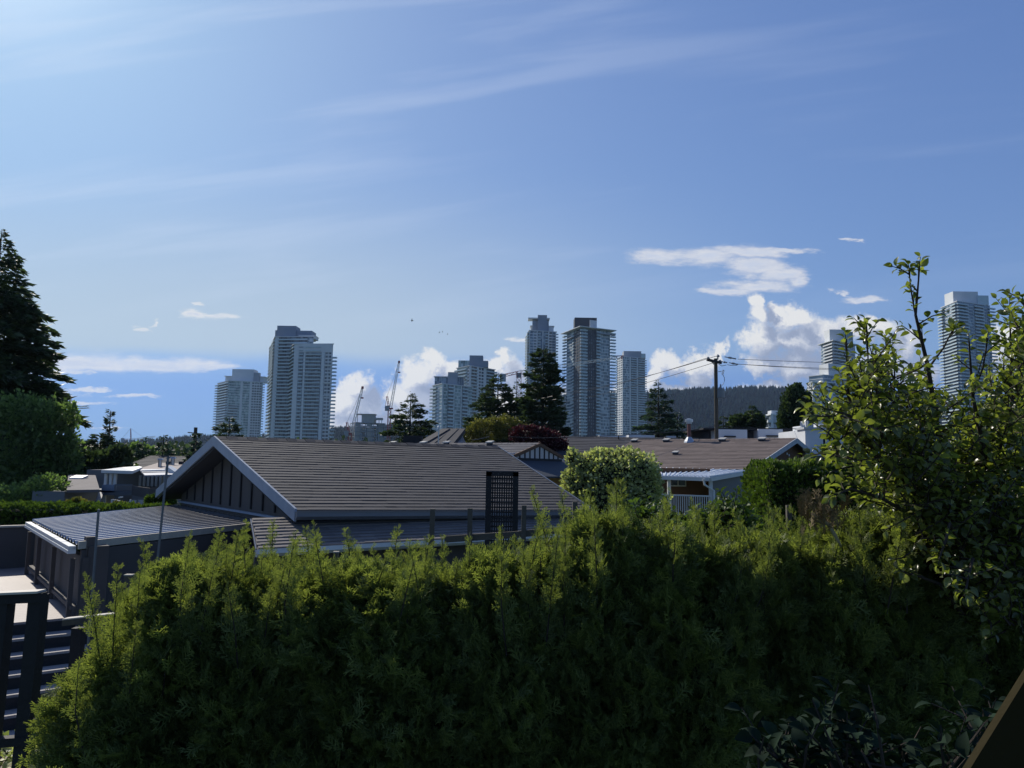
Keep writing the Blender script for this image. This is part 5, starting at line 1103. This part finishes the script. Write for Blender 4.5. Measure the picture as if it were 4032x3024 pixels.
# ---------------------------------------------------------------- cedar hedge
def cedar_variant(seed):
    global rng
    rng=np.random.default_rng(seed); Hh=3.25; RX=.45; RY=.60
    parts=[]
    def stamp(pos,dr,nr,sz):
        which=rng.integers(0,4,len(pos))
        for k in range(4):
            s_=which==k
            if s_.any(): parts.append(place(SPRAYS[k][0],SPRAYS[k][1],pos[s_],dr[s_],nr[s_],sz[s_]))
    n=9000; z=Hh*(1-rng.random(n)**1.15*.62); z[:500]=U(.1,1.3,500); a=rng.random(n)*2*math.pi; prof=np.minimum(1,((Hh+.06-z)/.85))**.5
    ph=rng.random(4)*6.28; bump=1+.17*np.sin(a*2+z*4.1+ph[0])+.15*np.sin(a*3-z*6.3+ph[1])+.12*np.sin(a*5+z*11+ph[2]); rr=(.5+.5*rng.random(n)**.5)*prof*bump
    rad=np.stack([np.cos(a),np.sin(a),0*a],1); pos=np.stack([RX*rr*rad[:,0],RY*rr*rad[:,1],z],1)
    dr=unit(rad*.75+np.array([0,0,.85])+rng.normal(size=(n,3))*.42); nr=unit(np.cross(rad,[0,0,1.])+rng.normal(size=(n,3))*.8)
    stamp(pos,dr,nr,.055+.10*rng.random(n)**1.6)
    nl=int(rng.integers(10,15)); tw=MB()
    for i in range(nl):
        a=rng.random()*6.283; r=rng.random()**.5*.8; b0=np.array([RX*r*math.cos(a),RY*r*math.sin(a),Hh-.45]); tip=b0*np.array([1.3,1.3,1])+np.array([U(-.16,.16),U(-.12,.12),.42+U(.0,.50)*(1-r*.5)])
        tw.tube([b0,(b0+tip)/2+rng.normal(size=3)*.02,tip],[.006,.004,.0015],4,False)
        L=tip[2]-b0[2]; k=int(L/.014); s_=np.linspace(.05,1,k); p=b0[None]*(1-s_)[:,None]+tip[None]*s_[:,None]; an=np.arange(k)*2.4+rng.random()
        o=np.stack([np.cos(an),np.sin(an),0*an],1); dr=unit(o*.62+np.array([0,0,.9])+rng.normal(size=(k,3))*.15); nr=unit(np.cross(o,[0,0,1.])+rng.normal(size=(k,3))*.4)
        stamp(p,dr,nr,(.095*(1-s_)**.7+.03)*U(.7,1.25,k))
    tw.tube([(0,0,0),(0,0,1.6),(.02,0,Hh-.2)],[.05,.035,.01],7)
    V,Fs=cat(*parts); return V,Fs,tw
CEN=[(535,2640,4.6),(610,2350,4.75),(760,2305,4.8),(930,2300,4.8),(1120,2310,4.85),(1330,2290,4.9),(1540,2285,4.9),(1760,2265,5.0),(1980,2245,5.0),(2190,2205,5.05),(2400,2085,5.1),(2600,2125,5.2),(2800,2215,5.2),(3000,2185,5.25),(3210,2170,5.3),(3420,2110,5.4),(3630,2120,5.45),(3840,2220,5.5),(4040,2320,5.5),(4260,2300,5.6),(4480,2250,5.6)]
LAB=['lowest cedar at the left end of the hedge, beside the deck steps','loose-topped cedar with a bare-looking leader in front of the corrugated roof','cedar in front of the dark wall below the corrugated roof','cedar under the left end of the low shingled roof','cedar crossing the sunlit corner of the low shingled roof','cedar below the left half of the long grey gutter','cedar with fingered tips under the low white gutter','cedar beside the leftmost thin fence post','cedar just left of the black lattice panel','cedar under the foot of the black lattice panel','cedar overlapping the right end of the grey roof gutter','tall bright cedar in front of the round pale shrub','cedar below the white porch railing','cedar in front of the broad-leaved shrub with pale glints','cedar left of the short grey wooden post','cedar with browned twigs right of the wooden post','cedar under the lowest left limb of the fruit tree','cedar in deep shade below the fruit tree','last cedar at the right edge under the fruit tree','cedar just past the right edge beyond the fruit tree trunk','outermost cedar at the right end of the hedge']
VAR=[]
for k in range(5):
    V,Fs,tw=cedar_variant(100+k)
    me=mkmesh('foliage',V,Fs); me.materials.append(m_ced); m2=mkmesh('stem',tw.V,tw.F); m2.materials.append(m_bark)
    cr=MB(); rg=[(0,.20),(1.5,.22),(2.6,.2),(3.0,.12),(3.15,.03)]; cr.tube([(0,0,z) for z,_ in rg],[r for _,r in rg],9); m3=mkmesh('shade_core',cr.V,cr.F); m3.materials.append(m_cedcore)  # dark core added so gaps between sprays look deeply shaded
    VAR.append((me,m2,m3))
rng=np.random.default_rng(55)
protos=[]
for i,(x,y,d) in enumerate(CEN):
    top=Pd(x,y,d); sc=top[2]/3.25
    t=thing('cedar_tree',LAB[i],'cedar',(top[0],d+.12,0),'cedars forming the foreground hedge')
    for me,nm in zip(VAR[(i*3+i//5)%5],('foliage','stem','shade_core')):
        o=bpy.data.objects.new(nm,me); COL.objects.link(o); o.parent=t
    w3=U(.85,1.15); t.scale=(w3,w3,sc*U(.975,1.02)); t.rotation_euler=(0,0,(0 if i%2 else math.pi)+U(-.3,.3))
# dead branch
dbt=thing('dead_branch','pale dead branch with brown twigs lying over the cedar tips at right','branch',Pd(3300,2120,5.0)); b=MB()
P=[Pd(3192,2022,5.0),Pd(3230,2035,4.98),Pd(3262,2065,5.0),Pd(3290,2110,5.05),Pd(3310,2150,5.1)]; b.tube(P,[.008,.010,.012,.012,.01],6); b.build('limb',m_woodw,dbt)
pp=[];dd=[]
for i in range(80): x,y=U(3150,3320),U(1990,2110); pp.append(Pd(x,y,5+U(-.15,.1))); dd.append(unit(np.array([U(-.6,.6),0,1.])))
V,Fs=place(SPRAYS[1][0],SPRAYS[1][1],np.array(pp),np.array(dd),rnd_dir(80),U(.05,.12,80)); obj('dead_twigs',V,Fs,m_deadt,dbt)

# ================================================================== HAZE
hz=MB(); hz.aab(-2600,2600,-40,3600,-6,330)
hm=bpy.data.materials.new('haze'); hm.use_nodes=True; t_=hm.node_tree; t_.nodes.clear()
vo=t_.nodes.new('ShaderNodeVolumePrincipled'); ho=t_.nodes.new('ShaderNodeOutputMaterial')
vo.inputs['Color'].default_value=(.50,.68,1.0,1); vo.inputs['Density'].default_value=.00005; vo.inputs['Anisotropy'].default_value=.3
t_.links.new(vo.outputs[0],ho.inputs['Volume'])
tag(hz.build('haze',hm,loc=(0,0,0)),'thin pale air haze over the whole view','haze',kind='stuff')
